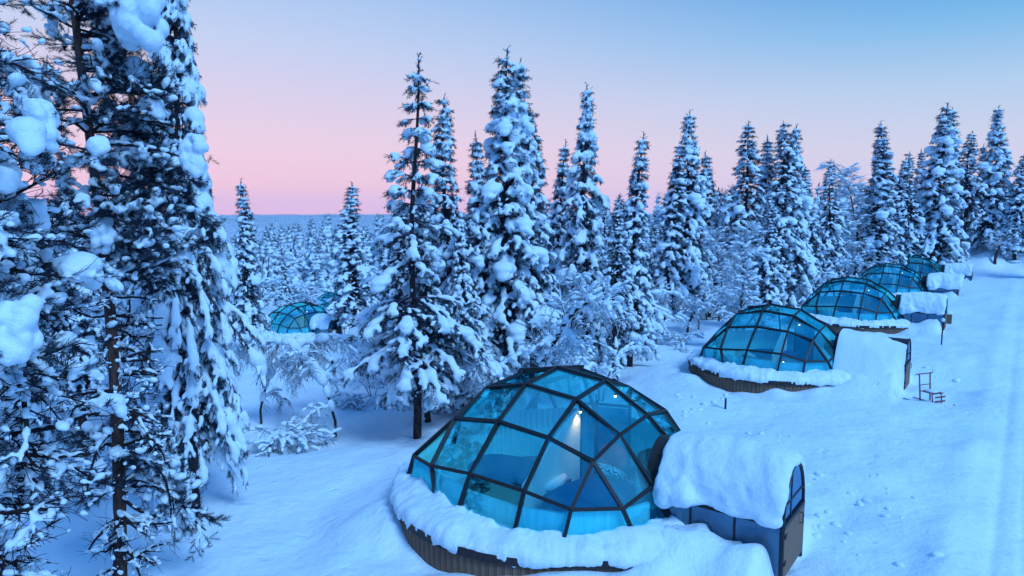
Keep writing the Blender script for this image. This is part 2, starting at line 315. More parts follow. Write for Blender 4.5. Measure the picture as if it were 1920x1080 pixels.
def terr(x, y):
    x = np.asarray(x, float); y = np.asarray(y, float); sh = x.shape
    X = x.ravel(); Y = y.ravel(); num = np.zeros(len(X)); den = np.zeros(len(X))
    for cx, cy_, cz in CP:
        d2 = (X - cx) ** 2 + (Y - cy_) ** 2; sc = 3 + .08 * hypot(cx, cy_)
        w = 1 / (d2 + sc * sc) ** 1.7; num += w * cz; den += w
    z = num / den
    r = np.hypot(X, Y)
    # far valley and the ridge on the skyline
    far = np.interp(r, [0, 110, 200, 450, 900, 1500, 2400, 3500, 6500], [0, -8, -20, -38, -46, -40, -26, -25, -60])
    right = np.clip((X - .35 * Y) / (.35 * np.maximum(Y, 1) + 30), 0, 1)
    far = far * (1 - right * .6) + right * 1.5
    far += vnoise(X / 500, Y / 500, 5) * 8 * np.clip((r - 300) / 900, 0, 1) + vnoise(X / 1400, Y / 2600, 9) * 17 * np.clip((r - 1200) / 1200, 0, 1)
    k = np.clip((r - 90) / 120, 0, 1); k = k * k * (3 - 2 * k)
    z = z * (1 - k) + far * k
    near = np.clip(1.4 - r / 90, 0, 1)
    z = z + near * (vnoise(X / 3.4, Y / 3.4, 1) * .40 + vnoise(X / 1.25, Y / 1.25, 2) * .16 + vnoise(X / .5, Y / .5, 3) * .035)
    # igloo plinths: level ground with drifts, snow piled beside the entrance
    for ix, iy, iz in IGLOO:
        dx = X - ix; dy = Y - iy; lx = dx * EX[0] + dy * EX[1]; ly = dx * EY[0] + dy * EY[1]
        rr = np.hypot(lx + .2, ly); w = np.clip((5.2 - rr) / 1.9, 0, 1); w = w * w * (3 - 2 * w)
        base = iz - .54 + vnoise(X / .55, Y / .55, 11) * .22 + vnoise(X / 1.6, Y / 1.6, 12) * .46
        z = z * (1 - w) + base * w
        k = IGLOO.index((ix, iy, iz)); q = DRIFT[k]; ny = np.where(np.abs(ly) < .62, np.maximum(0, 1 - (.62 - np.abs(ly)) / .2), 1)
        wx = 1 / (1 + np.exp(-(lx - 2.5) / .12)) / (1 + np.exp((lx - 4.28) / .045))
        ruff = 1 + .35 * vnoise(X / .8, Y / .8, 15) + .2 * vnoise(X / .35, Y / .35, 16)
        z += ny * wx * q * np.where(ly > 0, 1., .8) * ruff * np.exp(-np.maximum(0, np.abs(ly) - .95) ** 2 / .75)
    # snow bank and cleared track on the right
    d = (X * cos(radians(37)) - Y * sin(radians(37)))     # distance right of a line at 37 deg through the camera
    z += near * (vnoise(X / .9, Y / .9, 31) * .16 + vnoise(X / .42, Y / .42, 32) * .07) * np.clip(1 - np.abs(d + 2.2) / 2.4, 0, 1) * (r < 60)
    z += (.09 + .14 * vnoise(X / 1.5, Y / 1.5, 33)) * np.exp(-((d + .75) / .35) ** 2) * np.clip(1.2 - r / 80, 0, 1) - (.03 + .05 * np.exp(-((np.abs(d - .1) - .22) / .08) ** 2) - .05 * vnoise(d / .35, (X * sin(radians(37)) + Y * cos(radians(37))) / 6, 35)) * np.exp(-((d - 1.0) / 1.5) ** 4) * np.clip(1.2 - r / 80, 0, 1)
    z += 1.8 * np.exp(-(((X - 47) / 5) ** 2 + ((Y - 69) / 5) ** 2)) * (1 + .9 * vnoise(X / 2.2, Y / 2.2, 21) + .5 * vnoise(X / .9, Y / .9, 22))
    return z.reshape(sh)
def tz(x, y): return float(terr(np.array([x]), np.array([y]))[0])
def ground():
    rs = [1.2]
    while rs[-1] < 6500: rs.append(rs[-1] * 1.0155 + .012)
    rs = np.array(rs)
    az = np.concatenate([np.arange(-180, -48, 4), np.arange(-48, 48, .2), np.arange(48, 180, 4)]); az = np.radians(az)
    R, A = np.meshgrid(rs, az, indexing='ij'); X = R * np.sin(A); Y = R * np.cos(A); Z = terr(X, Y)
    n, m = R.shape; V = np.stack([X, Y, Z], -1).reshape(-1, 3)
    i = np.arange(n - 1)[:, None] * m; j = np.arange(m)[None]; k = (j + 1) % m
    f = np.stack([i + j, i + m + j, i + m + k, i + k], -1).reshape(-1, 4)
    V = np.vstack([V, [[0, 0, V[:m, 2].mean()]]]); c = len(V) - 1
    b = MB(); b.add(V, [(c, q, (q + 1) % m) for q in range(m)], f); o = b.build('snow_ground', M['ground'], smooth=True); tag(o, kind='structure')
ground()
print('ground', round(time.time() - T0, 1))

def px_x(px, Y, z): return (px - 960) / F * (Y * cos(PITCH) - (z - 6) * sin(PITCH))
def py_z(py, Y):
    v = (540 - py) / F; return 6 + Y * (-sin(PITCH) + v * cos(PITCH)) / (cos(PITCH) + v * sin(PITCH))
def ground_px(px, py):
    u = (px - 960) / F; v = (540 - py) / F; d = np.array([u, cos(PITCH) + v * sin(PITCH), -sin(PITCH) + v * cos(PITCH)])
    t = 3.0
    while t < 300:
        P = CAM + d * t
        if P[2] <= tz(P[0], P[1]): break
        t *= 1.01
    return P

# ================================================================== igloo
ND = {}
inn, mid, cor, rm, rc, bm, bc = (.59, .60, 1.97), (.58, 1.60, 1.45), (1.52, 1.52, 1.28), (.63, 2.33, .68), (1.5, 2.12, .52), (.63, 2.55, .06), (1.42, 2.26, .06)
def rot4(p, k):
    x, y, z = p
    for _ in range(k): x, y = -y, x
    return (x, y, z)
# grid of 4x4 crossing arcs: node (i,j), i along x, j along y
G = [-1.52, -.58, .58, 1.52]
def top(i, j):
    e = (i in (0, 3)) + (j in (0, 3))
    if e == 0: return ((i - 1.5) * 2 * .59, (j - 1.5) * 2 * .59, 1.97)
    sx = -1 if i < 2 else 1; sy = -1 if j < 2 else 1
    if e == 2: return (1.52 * sx, 1.52 * sy, 1.28)
    return (1.60 * sx, .58 * sy, 1.45) if i in (0, 3) else (.58 * sx, 1.60 * sy, 1.45)
for i in range(4):
    for j in range(4): ND[('t', i, j)] = top(i, j)
# side s: 0=+y,1=-x,2=-y,3=+x ; columns 0..3
def side(s, c, z):
    x = [-1.5, -.63, .63, 1.5][c] if z == 'r' else [-1.42, -.63, .63, 1.42][c]
    y = (2.12 if c in (0, 3) else 2.33) if z == 'r' else (2.27 if c in (0, 3) else 2.55)
    zz = (.52 if c in (0, 3) else .67) if z == 'r' else .02
    return rot4((x, y, zz), s)
SIDE_TOP = {0: [('t', 0, 3), ('t', 1, 3), ('t', 2, 3), ('t', 3, 3)], 1: [('t', 0, 0), ('t', 0, 1), ('t', 0, 2), ('t', 0, 3)],
            2: [('t', 3, 0), ('t', 2, 0), ('t', 1, 0), ('t', 0, 0)], 3: [('t', 3, 3), ('t', 3, 2), ('t', 3, 1), ('t', 3, 0)]}
for s in range(4):
    for c in range(4): ND[('r', s, c)] = side(s, c, 'r'); ND[('b', s, c)] = side(s, c, 'b')
# nodes surveyed from the photograph (dome frame), small departures from the ideal figure
ND.update({('t', 3, 3): (1.55, 1.57, 1.18), ('t', 2, 3): (.67, 1.59, 1.41), ('t', 3, 2): (1.55, .65, 1.38), ('t', 2, 2): (.62, .60, 1.87), ('t', 1, 3): (-.47, 1.55, 1.48), ('t', 0, 3): (-1.57, 1.53, 1.33),
    ('t', 1, 2): (-.55, .57, 1.97), ('t', 3, 1): (1.53, -.53, 1.46), ('t', 2, 1): (.57, -.59, 1.97), ('t', 1, 1): (-.58, -.61, 2.08), ('t', 0, 2): (-1.59, .51, 1.72), ('t', 3, 0): (1.46, -1.53, 1.29), ('t', 2, 0): (.54, -1.65, 1.62),
    ('r', 0, 0): (-1.58, 2.20, .58), ('r', 0, 1): (-.56, 2.26, .68), ('r', 0, 2): (.69, 2.35, .71), ('r', 0, 3): (1.45, 2.09, .50), ('r', 3, 0): (2.07, 1.49, .47), ('r', 3, 1): (2.26, .73, .65),
    ('t', 0, 1): (-1.48, -.62, 1.84), ('t', 1, 0): (-.55, -1.52, 1.88), ('t', 0, 0): (-1.52, -1.52, 1.42), ('r', 1, 2): (-2.30, .55, .95), ('r', 1, 1): (-2.30, -.6, .9), ('r', 1, 3): (-2.38, 1.86, .50), ('b', 1, 3): (-2.52, 1.92, .0)})
EDG = []; PAN = []
for i in range(4):
    for j in range(3): EDG += [(('t', i, j), ('t', i, j + 1)), (('t', j, i), ('t', j + 1, i))]
for i in range(3):
    for j in range(3): PAN.append([('t', i, j), ('t', i + 1, j), ('t', i + 1, j + 1), ('t', i, j + 1)])
for s in range(4):
    tp = SIDE_TOP[s] if s in (0,) else SIDE_TOP[s]
    # order so that column c of the side sits under its node
    P = [np.array(ND[k][:2]) for k in tp]; R_ = [np.array(ND[('r', s, c)][:2]) for c in range(4)]
    if np.linalg.norm(P[0] - R_[0]) > np.linalg.norm(P[3] - R_[0]): tp = tp[::-1]
    SIDE_TOP[s] = tp
    for c in range(4):
        EDG += [(tp[c], ('r', s, c)), (('r', s, c), ('b', s, c))]
    for c in range(3):
        EDG.append((('r', s, c), ('r', s, c + 1)))
        PAN += [[tp[c], ('r', s, c), ('r', s, c + 1), tp[c + 1]], [('r', s, c), ('b', s, c), ('b', s, c + 1), ('r', s, c + 1)]]
# corners: triangle + lower quad between neighbouring sides
for s in range(4):
    n = (s + 1) % 4
    for (sa, ca) in ((s, 0), (s, 3)):
        for (sb, cb) in ((n, 0), (n, 3)):
            if SIDE_TOP[sa][ca] == SIDE_TOP[sb][cb]:
                EDG.append((('r', sa, ca), ('r', sb, cb)))
                PAN += [[SIDE_TOP[sa][ca], ('r', sa, ca), ('r', sb, cb)], [('r', sa, ca), ('b', sa, ca), ('b', sb, cb), ('r', sb, cb)]]
def pane_mesh(keys, th=.014, inset=.03):
    P = np.array([ND[k] for k in keys], float); c = P.mean(0)
    n = np.zeros(3)
    for a in range(len(P)): n += np.cross(P[a] - c, P[(a + 1) % len(P)] - c)
    n = nrm(n)
    if n @ (c - np.array([0, 0, -.5])) < 0: P = P[::-1]; n = -n
    P = P - ((P - c) @ n)[:, None] * n
    Q = P + np.array([nrm(c - p_) for p_ in P]) * inset
    k = len(Q); b = MB()
    # bulge: fan from centre so that non-planar quads read as slightly bent glazing
    V = np.vstack([Q + n * th / 2, Q - n * th / 2]); 
    f4 = [(a, k + a, k + (a + 1) % k, (a + 1) % k) for a in range(k)]
    if k == 3: b.add(V, [(0, 1, 2), (5, 4, 3)], f4)
    else: b.add(V, [(0, 1, 2), (0, 2, 3), (7, 6, 5), (7, 5, 4)], f4)
    return b.mesh('pane', M['glass'])
PANES = [pane_mesh(k) for k in PAN]
def frame_mesh():
    b = MB()
    for a, c in EDG:
        A = np.array(ND[a]); B = np.array(ND[c]); m = (A + B) / 2; u = nrm(m - np.array([0, 0, -.4]))
        b.bar(A, B, .052, .075, u)
        b.bar(A + u * .040, B + u * .040, .064, .012, u)      # outer pressure cap
    for k, p_ in ND.items():
        u = nrm(np.array(p_) - np.array([0, 0, -.4])); q = np.array(p_)
    bk = [k for k in ND if k[0] == 'b']; bk.sort(key=lambda k: math.atan2(ND[k][1], ND[k][0]))
    for a in range(len(bk)): b.bar(ND[bk[a]], ND[bk[(a + 1) % len(bk)]], .07, .09)
    # raised ventilation hatch bar on the crown
    b.bar((-1.52, -.55, 1.93), (-.50, -1.55, 1.96), .06, .05)
    return b.mesh('frame', M['frame'])
FRAME = frame_mesh()
def rim_r(phi):
    a = abs((phi + pi) % (2 * pi) - pi)
    a1, a0 = radians(24.8), radians(50)
    if a > a0: return 3.13
    if a > a1: t = (a0 - a) / (a0 - a1); return 3.13 + .45 * t ** 1.6
    return 3.25 / cos(a)
RC = np.array([-.36, 0.05])
def dome_r(phi):
    # distance from rim centre to the dome base in direction phi
    d = np.array([cos(phi), sin(phi)]); lo, hi = 0, 4
    pts = [np.array(ND[k][:2]) for k in sorted([k for k in ND if k[0] == 'b'], key=lambda k: math.atan2(ND[k][1], ND[k][0]))]
    best = 2.3
    for a in range(len(pts)):
        p, q = pts[a] - RC, pts[(a + 1) % len(pts)] - RC; e = q - p; den = d[0] * e[1] - d[1] * e[0]
        if abs(den) < 1e-9: continue
        t = (p[0] * e[1] - p[1] * e[0]) / den; s = (p[0] * d[1] - p[1] * d[0]) / den
        if t > 0 and -1e-6 <= s <= 1 + 1e-6: best = t
    return best
def ledge_mesh(seed):
    n = 620; ph = np.arange(n) * 2 * pi / n; V = []
    rr = np.array([rim_r(p) for p in ph]); rd = np.array([dome_r(p) for p in ph])
    c, s = np.cos(ph), np.sin(ph); nz = lambda f, sd: vnoise(c * f + 50, s * f + 50, seed * 7 + sd)
    big = nz(2.2, 1) + .5 * nz(5, 2); fine = nz(9, 3) + .7 * nz(22, 4)
    ri = rd - .10; ro = rr + .045 + big * .06 + fine * .06 + nz(48, 9) * .035
    t = [0, 0] + list(np.linspace(.05, .95, 15)) + [1.0, 1.0, .985, .955, .9]
    zt = [-.25, .10] + [np.interp(q, [0, .12, .3, .5, .7, .86, .95], [.12, .14, .13, .10, .06, .02, -.03]) for q in np.linspace(.05, .95, 15)] + [-.09, -.16, -.20, -.215, -.17]
    for q, (tt, z) in enumerate(zip(t, zt)):
        w = sin(pi * min(tt * 1.05, 1)) if q < 17 else 0
        r = ri + (ro - ri) * tt; x = RC[0] + r * c; y = RC[1] + r * s
        jag = (np.maximum(0, nz(10, 5)) * .18 + np.maximum(0, nz(30, 6)) * .15 - .03) if q == 1 else ((np.maximum(0, nz(10, 5)) * .16 + np.maximum(0, nz(27, 6)) * .07 - .02) if q in (2, 3) else 0)
        zz = z - .03 * tt + (w * .07 + .02) * big + jag
        if 1 < q < 17: zz = zz + vnoise(x * 2.6, y * 2.6, seed) * .11 + vnoise(x * 7, y * 7, seed + 4) * .05 + vnoise(x * 17, y * 17, seed + 5) * .018
        if q >= 19: zz = zz - np.maximum(0, nz(12, 8)) * .12 - np.maximum(0, nz(45, 11)) * .09
        V.append(np.stack([x, y, zz + np.zeros(n)], -1))
    V = np.array(V); m = len(V); i = np.arange(m - 1)[:, None] * n; j = np.arange(n)[None]; k = (j + 1) % n
    b = MB(); b.add(V.reshape(-1, 3), None, np.stack([i + j, i + n + j, i + n + k, i + k], -1).reshape(-1, 4)); return b.mesh('snow_ledge', M['snow'], True)
def fascia_mesh():
    b = MB(); n = 120; V = []
    for z, o in ((-.15, 0), (-.15, .03), (-.29, .03), (-.29, -.03)):
        V.append([(RC[0] + (rim_r(p) + o) * cos(p), RC[1] + (rim_r(p) + o) * sin(p), z) for p in np.arange(n) * 2 * pi / n])
    V = np.array(V); i = np.arange(3)[:, None] * n; j = np.arange(n)[None]; k = (j + 1) % n
    b.add(V.reshape(-1, 3), None, np.stack([i + j, i + n + j, i + n + k, i + k], -1).reshape(-1, 4))
    return b.mesh('rim_fascia', M['fascia'])
def board_places():
    # walk the rim outline with boards 0.135 m wide
    ph = np.linspace(0, 2 * pi, 4000); P = np.array([(RC[0] + (rim_r(p) - .035) * cos(p), RC[1] + (rim_r(p) - .035) * sin(p)) for p in ph])
    s = np.concatenate([[0], np.cumsum(np.linalg.norm(np.diff(P, axis=0), axis=1))]); n = int(s[-1] / .137); res = []
    for k in range(n):
        a = s[-1] * k / n; x = np.interp(a, s, P[:, 0]); y = np.interp(a, s, P[:, 1]); x2 = np.interp(a + .05, s, P[:, 0]); y2 = np.interp(a + .05, s, P[:, 1])
        res.append((x, y, math.atan2(y2 - y, x2 - x)))
    return res
BP = board_places()
bb = MB(); bb.box((0, 0, 0), (.131, .025, .62)); BOARD = bb.mesh('board', M['board'])
bb = MB()
for x, y, a in BP: bb.box((x, y, -.60 + random.uniform(-.01, .01)), (.124, .025, .62), a)
BOARDS = bb.mesh('wall_boards', M['board'])
FASCIA = fascia_mesh()
# ---- tunnel
TX0, TX1, TW, TS, TA = 2.05, 4.40, .60, .47, 1.32
def arch(x, w=TW, zs=TS, za=TA, n=14, pw=1.0):
    a = np.linspace(0, pi, n); return [(x, w * cos(t), zs + (za - zs) * sin(t) ** pw) for t in a]
def tunnel_shell():
    b = MB(); A = arch(TX0); B = arch(TX1 - .03); n = len(A); b.add(A + B, None, [(i, i + 1, n + i + 1, n + i) for i in range(n - 1)])
    return b.mesh('vault', M['fascia'], True)
def tunnel_frame():
    b = MB()
    b.tube([(TX1, TW, -.50), (TX1, TW, 0.1)] + arch(TX1) + [(TX1, -TW, .1), (TX1, -TW, -.50)], .034, 6)
    for s in (-1, 1):
        b.bar((TX0, s * TW, TS), (TX1, s * TW, TS), .05, .05); b.bar((TX0, s * TW, -.45), (TX1, s * TW, -.45), .05, .06)
        for x in (2.9, 3.65): b.bar((x, s * TW, TS), (x, s * TW, -.45), .035, .035, (1, 0, 0))
    b.bar((TX1 + .004, -TW, TS), (TX1 + .004, TW, TS), .07, .07); b.bar((TX1, 0.18, TS), (TX1, .18, TA - .06), .035, .03, (1, 0, 0)); b.bar((TX1, -TW * .92, .78), (TX1, TW * .92, .78), .03, .03)
    return b.mesh('tunnel_frame', M['frame'])
def end_glass():
    b = MB(); A = np.array(arch(TX1, .565, TS + .04, TA - .03)); n = len(A)
    for d, flip in ((.006, 0), (-.006, 1)):
        c = len(A); V = np.vstack([A + np.array([d, 0, 0]), [[TX1 + d, 0, TS + .3]]]); f = [(i, i + 1, c) for i in range(n - 1)] + [(n - 1, 0, c)]
        b.add(V, [q[::-1] for q in f] if flip else f)
    return b.mesh('door_glass', M['glass_side'])
def side_glass(s):
    b = MB()
    return b
bb = MB(); bb.tube([(TX1 + .04, -.30, .22), (TX1 + .09, -.30, .22), (TX1 + .09, -.30, .40), (TX1 + .04, -.30, .40)], .012, 6); HANDLE = bb.mesh('door_handle', M['frame'], True)
bb = MB(); bb.box((TX1 + .035, .52, 0), (.02, .10, .06)); HINGE = bb.mesh('hinge', M['frame'])
TUN_SHELL, TUN_FRAME, END_GLASS = tunnel_shell(), tunnel_frame(), end_glass()
bb = MB(); bb.box((TX1, 0, .02), (.06, 2 * TW - .06, .84)); END_PANEL = bb.mesh('door_panel', M['panel'])
SIDEG = []
for s in (-1, 1):
    for a, c in ((TX0 + .02, 2.88), (2.92, 3.63), (3.67, TX1 - .04)):
        bb = MB(); bb.box(((a + c) / 2, s * TW, .02), (c - a, .014, .84)); SIDEG.append(bb.mesh('side_pane', M['glass_side']))
def E3(x, y, z, a=None): 
    m = np.diag([x, y, z]); return m if a is None else np.array([[cos(a), -sin(a), 0], [sin(a), cos(a), 0], [0, 0, 1]]) @ m
def cap_mesh(seed, far=False):
    r = np.random.default_rng(seed); bl = []
    for x in np.arange(2.38, 4.40, .075):
        e = 1 - .45 * max(0, (x - 4.2) / .2) ** 2
        for a in np.linspace(.06, pi - .06, 26):
            nz = vnoise(np.array([x * 1.6]), np.array([a * 1.3 + seed * 5]), seed)[0]; n2 = vnoise(np.array([x * 5]), np.array([a * 5. + seed * 5]), seed + 3)[0]
            q = (.11 + .05 * sin(a) * min(1, (4.5 - x) * 1.2) + nz * .09 + n2 * .05) * e
            hem = a < .22 or a > pi - .22
            q *= .8 if hem and n2 < -.1 else 1
            u_ = min(1, max(0, (x - 2.3) / .55)); q *= .62 + .38 * u_
            p = np.array([min(x, 4.38), (TW + .07 + nz * .06) * cos(a) * (1.12 - .12 * u_), TS + .02 + (TA - TS + .02) * sin(a) ** .95])
            bl.append((p, E3(q, q, q * .95)))
    # heap where the tunnel meets the dome
    for _ in range(46):
        a = r.uniform(-1.35, 1.35); x = 2.52 + r.uniform(-.10, .4); q = r.uniform(.12, .22)
        bl.append((np.array([x, (.80 if a < 0 else .72) * sin(a) * 1.1, .20 + .84 * cos(a) ** .7 * r.uniform(.85, 1.03)]), E3(q, q, q)))
    return snow_mesh('snow_cap', bl, .035, M['snow'], 6, .012, 7., ICO1, seed)
def blanket_mesh(seed):
    """deep snow burying a whole entrance tunnel, sloping down to the ground on both sides"""
    xs = np.linspace(2.22, 4.40, 56); ys = np.linspace(-2.9, 2.9, 130); Xg, Yg = np.meshgrid(xs, ys, indexing='ij'); ay = np.abs(Yg)
    side_ = np.maximum(0, ay - .62); edge = 1 / (1 + np.exp((Xg - 4.36 + .30 * side_) / (.03 + .22 * side_)))
    Z = -.85 + (2.30 - .10 * (Xg - 2)) * np.exp(-(ay / 1.45) ** 2.7) * np.where(ay < .62, 1, edge)
    Z = Z + (vnoise(Xg / .8, Yg / .8, seed) * .20 + vnoise(Xg / .3, Yg / .3, seed + 1) * .05) * np.clip((4.4 - Xg) / .4, 0, 1)
    n, m_ = Z.shape; V = np.stack([Xg, Yg, Z], -1); Vb = V.copy(); Vb[..., 2] = -1.3
    i = np.arange(n - 1)[:, None] * m_; j = np.arange(m_ - 1)[None]; f = np.stack([i + j, i + m_ + j, i + m_ + j + 1, i + j + 1], -1).reshape(-1, 4)
    b = MB(); b.add(V.reshape(-1, 3), None, f)
    bd = [(a, 0) for a in range(n)] + [(n - 1, q) for q in range(1, m_)] + [(a, m_ - 1) for a in range(n - 2, -1, -1)]
    R_ = [V[a, q] for a, q in bd]; k = len(R_); low = [np.array([v[0] - (.02 if v[0] > 4.39 else 0), v[1], -1.3]) for v in R_]
    # the open end stays clear of the door: drop the skirt only beside it
    b.add(R_ + low, None, [(q, q + 1, k + q + 1, k + q) for q in range(k - 1) if not (R_[q][0] > 4.39 and abs(R_[q][1]) < .66)])
    return b.mesh('snow_cap', M['snow'], True)
CAPS = [cap_mesh(3), cap_mesh(8)]; BLANKET = blanket_mesh(41)
def interior(ig, rich):
    b = MB(); n = 48; a = np.arange(n) * 2 * pi / n; V = [(2.9 * .8 * cos(t), 2.9 * .8 * sin(t), -.38) for t in a] + [(0, 0, -.38)]
    b.add(V, [(i, (i + 1) % n, n) for i in range(n)]); b.build('floor', M['floor'], ig)
    # knee wall lining all round, open at the tunnel
    b = MB(); V = []; m = 90; ang = np.linspace(.30, 2 * pi - .30, m)
    rr = np.array([dome_r(t) - .16 for t in ang])
    for z, o in ((-.38, 0), (.40, -.02), (.40, -.09), (-.38, -.10)):
        V.append([(RC[0] + (r + o) * cos(t), RC[1] + (r + o) * sin(t), z) for r, t in zip(rr, ang)])
    V = np.array(V); i = np.arange(3)[:, None] * m; j = np.arange(m - 1)[None]
    b.add(V.reshape(-1, 3), None, np.stack([i + j, i + m + j, i + m + j + 1, i + j + 1], -1).reshape(-1, 4)); b.build('knee_wall', M['wall_in'], ig)
    # pleated curtain round the back
    b = MB(); m = 260; ang = np.linspace(radians(165), radians(330), m); V = []
    for z, k in ((.30, 1), (.55, .94), (.80, .86)):
        V.append([(RC[0] + (dome_r(t) - .25 - (1 - k) * 1.0 + .03 * sin(q * 1.1)) * cos(t), RC[1] + (dome_r(t) - .25 - (1 - k) * 1.0 + .03 * sin(q * 1.1)) * sin(t), z) for q, t in enumerate(ang)])
    V = np.array(V); i = np.arange(2)[:, None] * m; j = np.arange(m - 1)[None]
    b.add(V.reshape(-1, 3), None, np.stack([i + j, i + m + j, i + m + j + 1, i + j + 1], -1).reshape(-1, 4)); b.build('curtain', M['curtain'], ig, True)
    # partition between the beds, its top raked to follow the roof
    b = MB(); A = np.array([.15, -.30]); B = np.array([.22, 1.75]); V = []; m = 8
    for q in range(m):
        t = q / (m - 1); p = A + (B - A) * t; zt = 1.42 - .95 * t ** 1.2
        for z in (-.38, zt):
            for o in (-.03, .03): V.append((p[0] + o, p[1], z))
    f = []
    for q in range(m - 1):
        i = q * 4; j = i + 4; f += [(i, j, j + 2, i + 2), (i + 1, i + 3, j + 3, j + 1), (i + 2, j + 2, j + 3, i + 3)]
    f += [(0, 2, 3, 1), ((m - 1) * 4, (m - 1) * 4 + 1, (m - 1) * 4 + 3, (m - 1) * 4 + 2)]
    b.add(V, None, f); b.build('partition', M['skin_wall'], ig)
    b = MB()
    for x, y, z in ((.15, -.34, 1.52), (.42, -.52, 1.58), (1.05, -.75, 1.62)): b.bar((x, y, -.38), (x, y, z), .05, .05, (1, 0, 0))
    b.bar((.15, -.34, 1.50), (.42, -.52, 1.50), .04, .05); b.bar((.42, -.52, 1.50), (1.05, -.75, 1.50), .04, .05); b.build('partition_frame', M['frame'], ig)
    b = MB(); b.bar((.44, -.53, .55), (1.03, -.74, .55), .015, 1.8); b.build('washroom_glass', M['glass_side'], ig)
def soft_box(sz, r=.08, n=6, puff=0.0, seed=0):
    """rounded, slightly puffed cushion shape"""
    v, f = ICO2; v = v.copy(); p = 4.0
    k = (np.abs(v) ** p).sum(1) ** (1 / p); v = v / k[:, None]
    v[:, 2] *= 1 + puff * (1 - (v[:, 0] ** 2 + v[:, 1] ** 2) / 2)
    v = v * np.array(sz) / 2; return v, f
def make_igloo(idx, near):
    x, y, z = IGLOO[idx]
    ig = empty('glass_igloo', (x, y, z), math.atan2(EX[1], EX[0]))
    link('frame', FRAME, ig)
    for pm in PANES: link('pane', pm, ig)
    link('snow_ledge', LEDGES[idx % 3], ig); link('rim_fascia', FASCIA, ig)
    if near:
        for bx, by, a in BP:
            o = link('board', BOARD, ig); o.location = (bx, by, -.60 + random.uniform(-.015, .015)); o.rotation_euler = (random.uniform(-.01, .01), 0, a)
    else: tag(link('wall_boards', BOARDS, ig), kind='stuff')
    tn = empty('entrance_tunnel'); tn.parent = ig
    link('vault', TUN_SHELL, tn); link('tunnel_frame', TUN_FRAME, tn); link('door_glass', END_GLASS, tn); link('door_panel', END_PANEL, tn)
    for s in SIDEG: link('side_pane', s, tn)
    link('door_handle', HANDLE, tn)
    for hz in (-.15, .3): link('hinge', HINGE, tn).location = (0, 0, hz)
    sc2 = link('snow_cap', BLANKET if idx == 1 else CAPS[idx % 2], tn)
    if idx == 3: sc2.scale = (1.06, 1.55, 1.04)
    if idx < 7: interior(ig, near)
    return ig
LEDGES = [ledge_mesh(s) for s in (1, 2, 3)]
# mirrored y-axis: dome frame uses x=EX, y=EY (EY is clockwise) -> flip handedness by scaling y
def place_igloo(idx, near, label):
    ig = make_igloo(idx, near); ig.scale = (1, -1, 1)
    tag(ig, label, 'igloo', 'glass domed igloos in the snow'); return ig
place_igloo(0, True, 'largest glass igloo in front, blue panes over a snowy rim, lit beds inside')
place_igloo(1, False, 'second glass igloo behind the front one, beside the kick sled')
place_igloo(2, False, 'third glass igloo in the row, overlapped by the second one')
place_igloo(3, False, 'fourth glass igloo, half hidden by a snow-capped entrance tunnel')
place_igloo(4, False, 'smallest farthest glass igloo at the end of the row beside the snow bank')
place_igloo(5, False, 'lone glass igloo down the slope among trees on the left')
place_igloo(6, False, 'glass igloo mostly hidden behind the left tall pines')
place_igloo(7, False, 'small glass igloo glimpsed through trees behind the lone left one')
def ipt(idx, lx, ly, lz):
    x, y, z = IGLOO[idx]; return (x + lx * EX[0] + ly * EY[0], y + lx * EX[1] + ly * EY[1], z + lz)
RZ = math.atan2(EX[1], EX[0])
def make_bed(idx, lx, ly, rot, label, red):
    t = empty('bed', ipt(idx, lx, ly, -.38), RZ - rot); tag(t, label, 'bed', 'beds inside the igloos')
    b = MB(); b.box((0, 0, .24), (1.9, .98, .46)); b.build('bed_base', M['fascia'], t)
    v, f = soft_box((1.94, .96, .26)); b = MB(); b.add(v + np.array([0, 0, .56]), f); b.build('mattress', M['sheet'], t, True)
    v, f = soft_box((1.75, 1.10, .26), puff=.12); b = MB(); b.add(v + np.array([-.12, 0, .62]), f); b.build('blanket', M['blanket'], t, True)
    return t
def make_pillow(idx, lx, ly, lz, rot, m, label, sz=(.3, .55, .2), tilt=.7):
    v, f = soft_box(sz, puff=.3); b = MB(); R = np.array([[cos(tilt), 0, -sin(tilt)], [0, 1, 0], [sin(tilt), 0, cos(tilt)]]); b.add(v @ R.T, f)
    o = b.build('pillow', m, None, True); o.location = ipt(idx, lx, ly, lz); o.rotation_euler = (0, 0, RZ - rot); tag(o, label, 'pillow', 'pillows in the front igloo'); return o
make_bed(0, -.62, .75, radians(-10), 'left bed with dark blue blanket in the front igloo', False)
make_bed(0, 1.15, .75, radians(-80), 'right bed with white sheet near the tunnel in the front igloo', True)
make_pillow(0, .02, .80, .46, radians(-10), M['zebra'], 'zebra striped pillow on the left bed of the front igloo', (.34, .80, .2), -.6)
make_pillow(0, 1.16, .20, .46, radians(-80), M['zebra'], 'zebra striped pillow leaning on the right bed headboard', (.42, .62, .18), -.6)
make_pillow(0, 1.12, .04, .72, radians(-80), M['red'], 'red cushion on top of the right bed', (.26, .52, .36), .1)
make_bed(1, -.3, .3, radians(150), 'bed with dark blue blanket in the second igloo', False)
make_bed(2, -.3, .3, radians(150), 'bed with dark blue blanket in the third igloo', False)
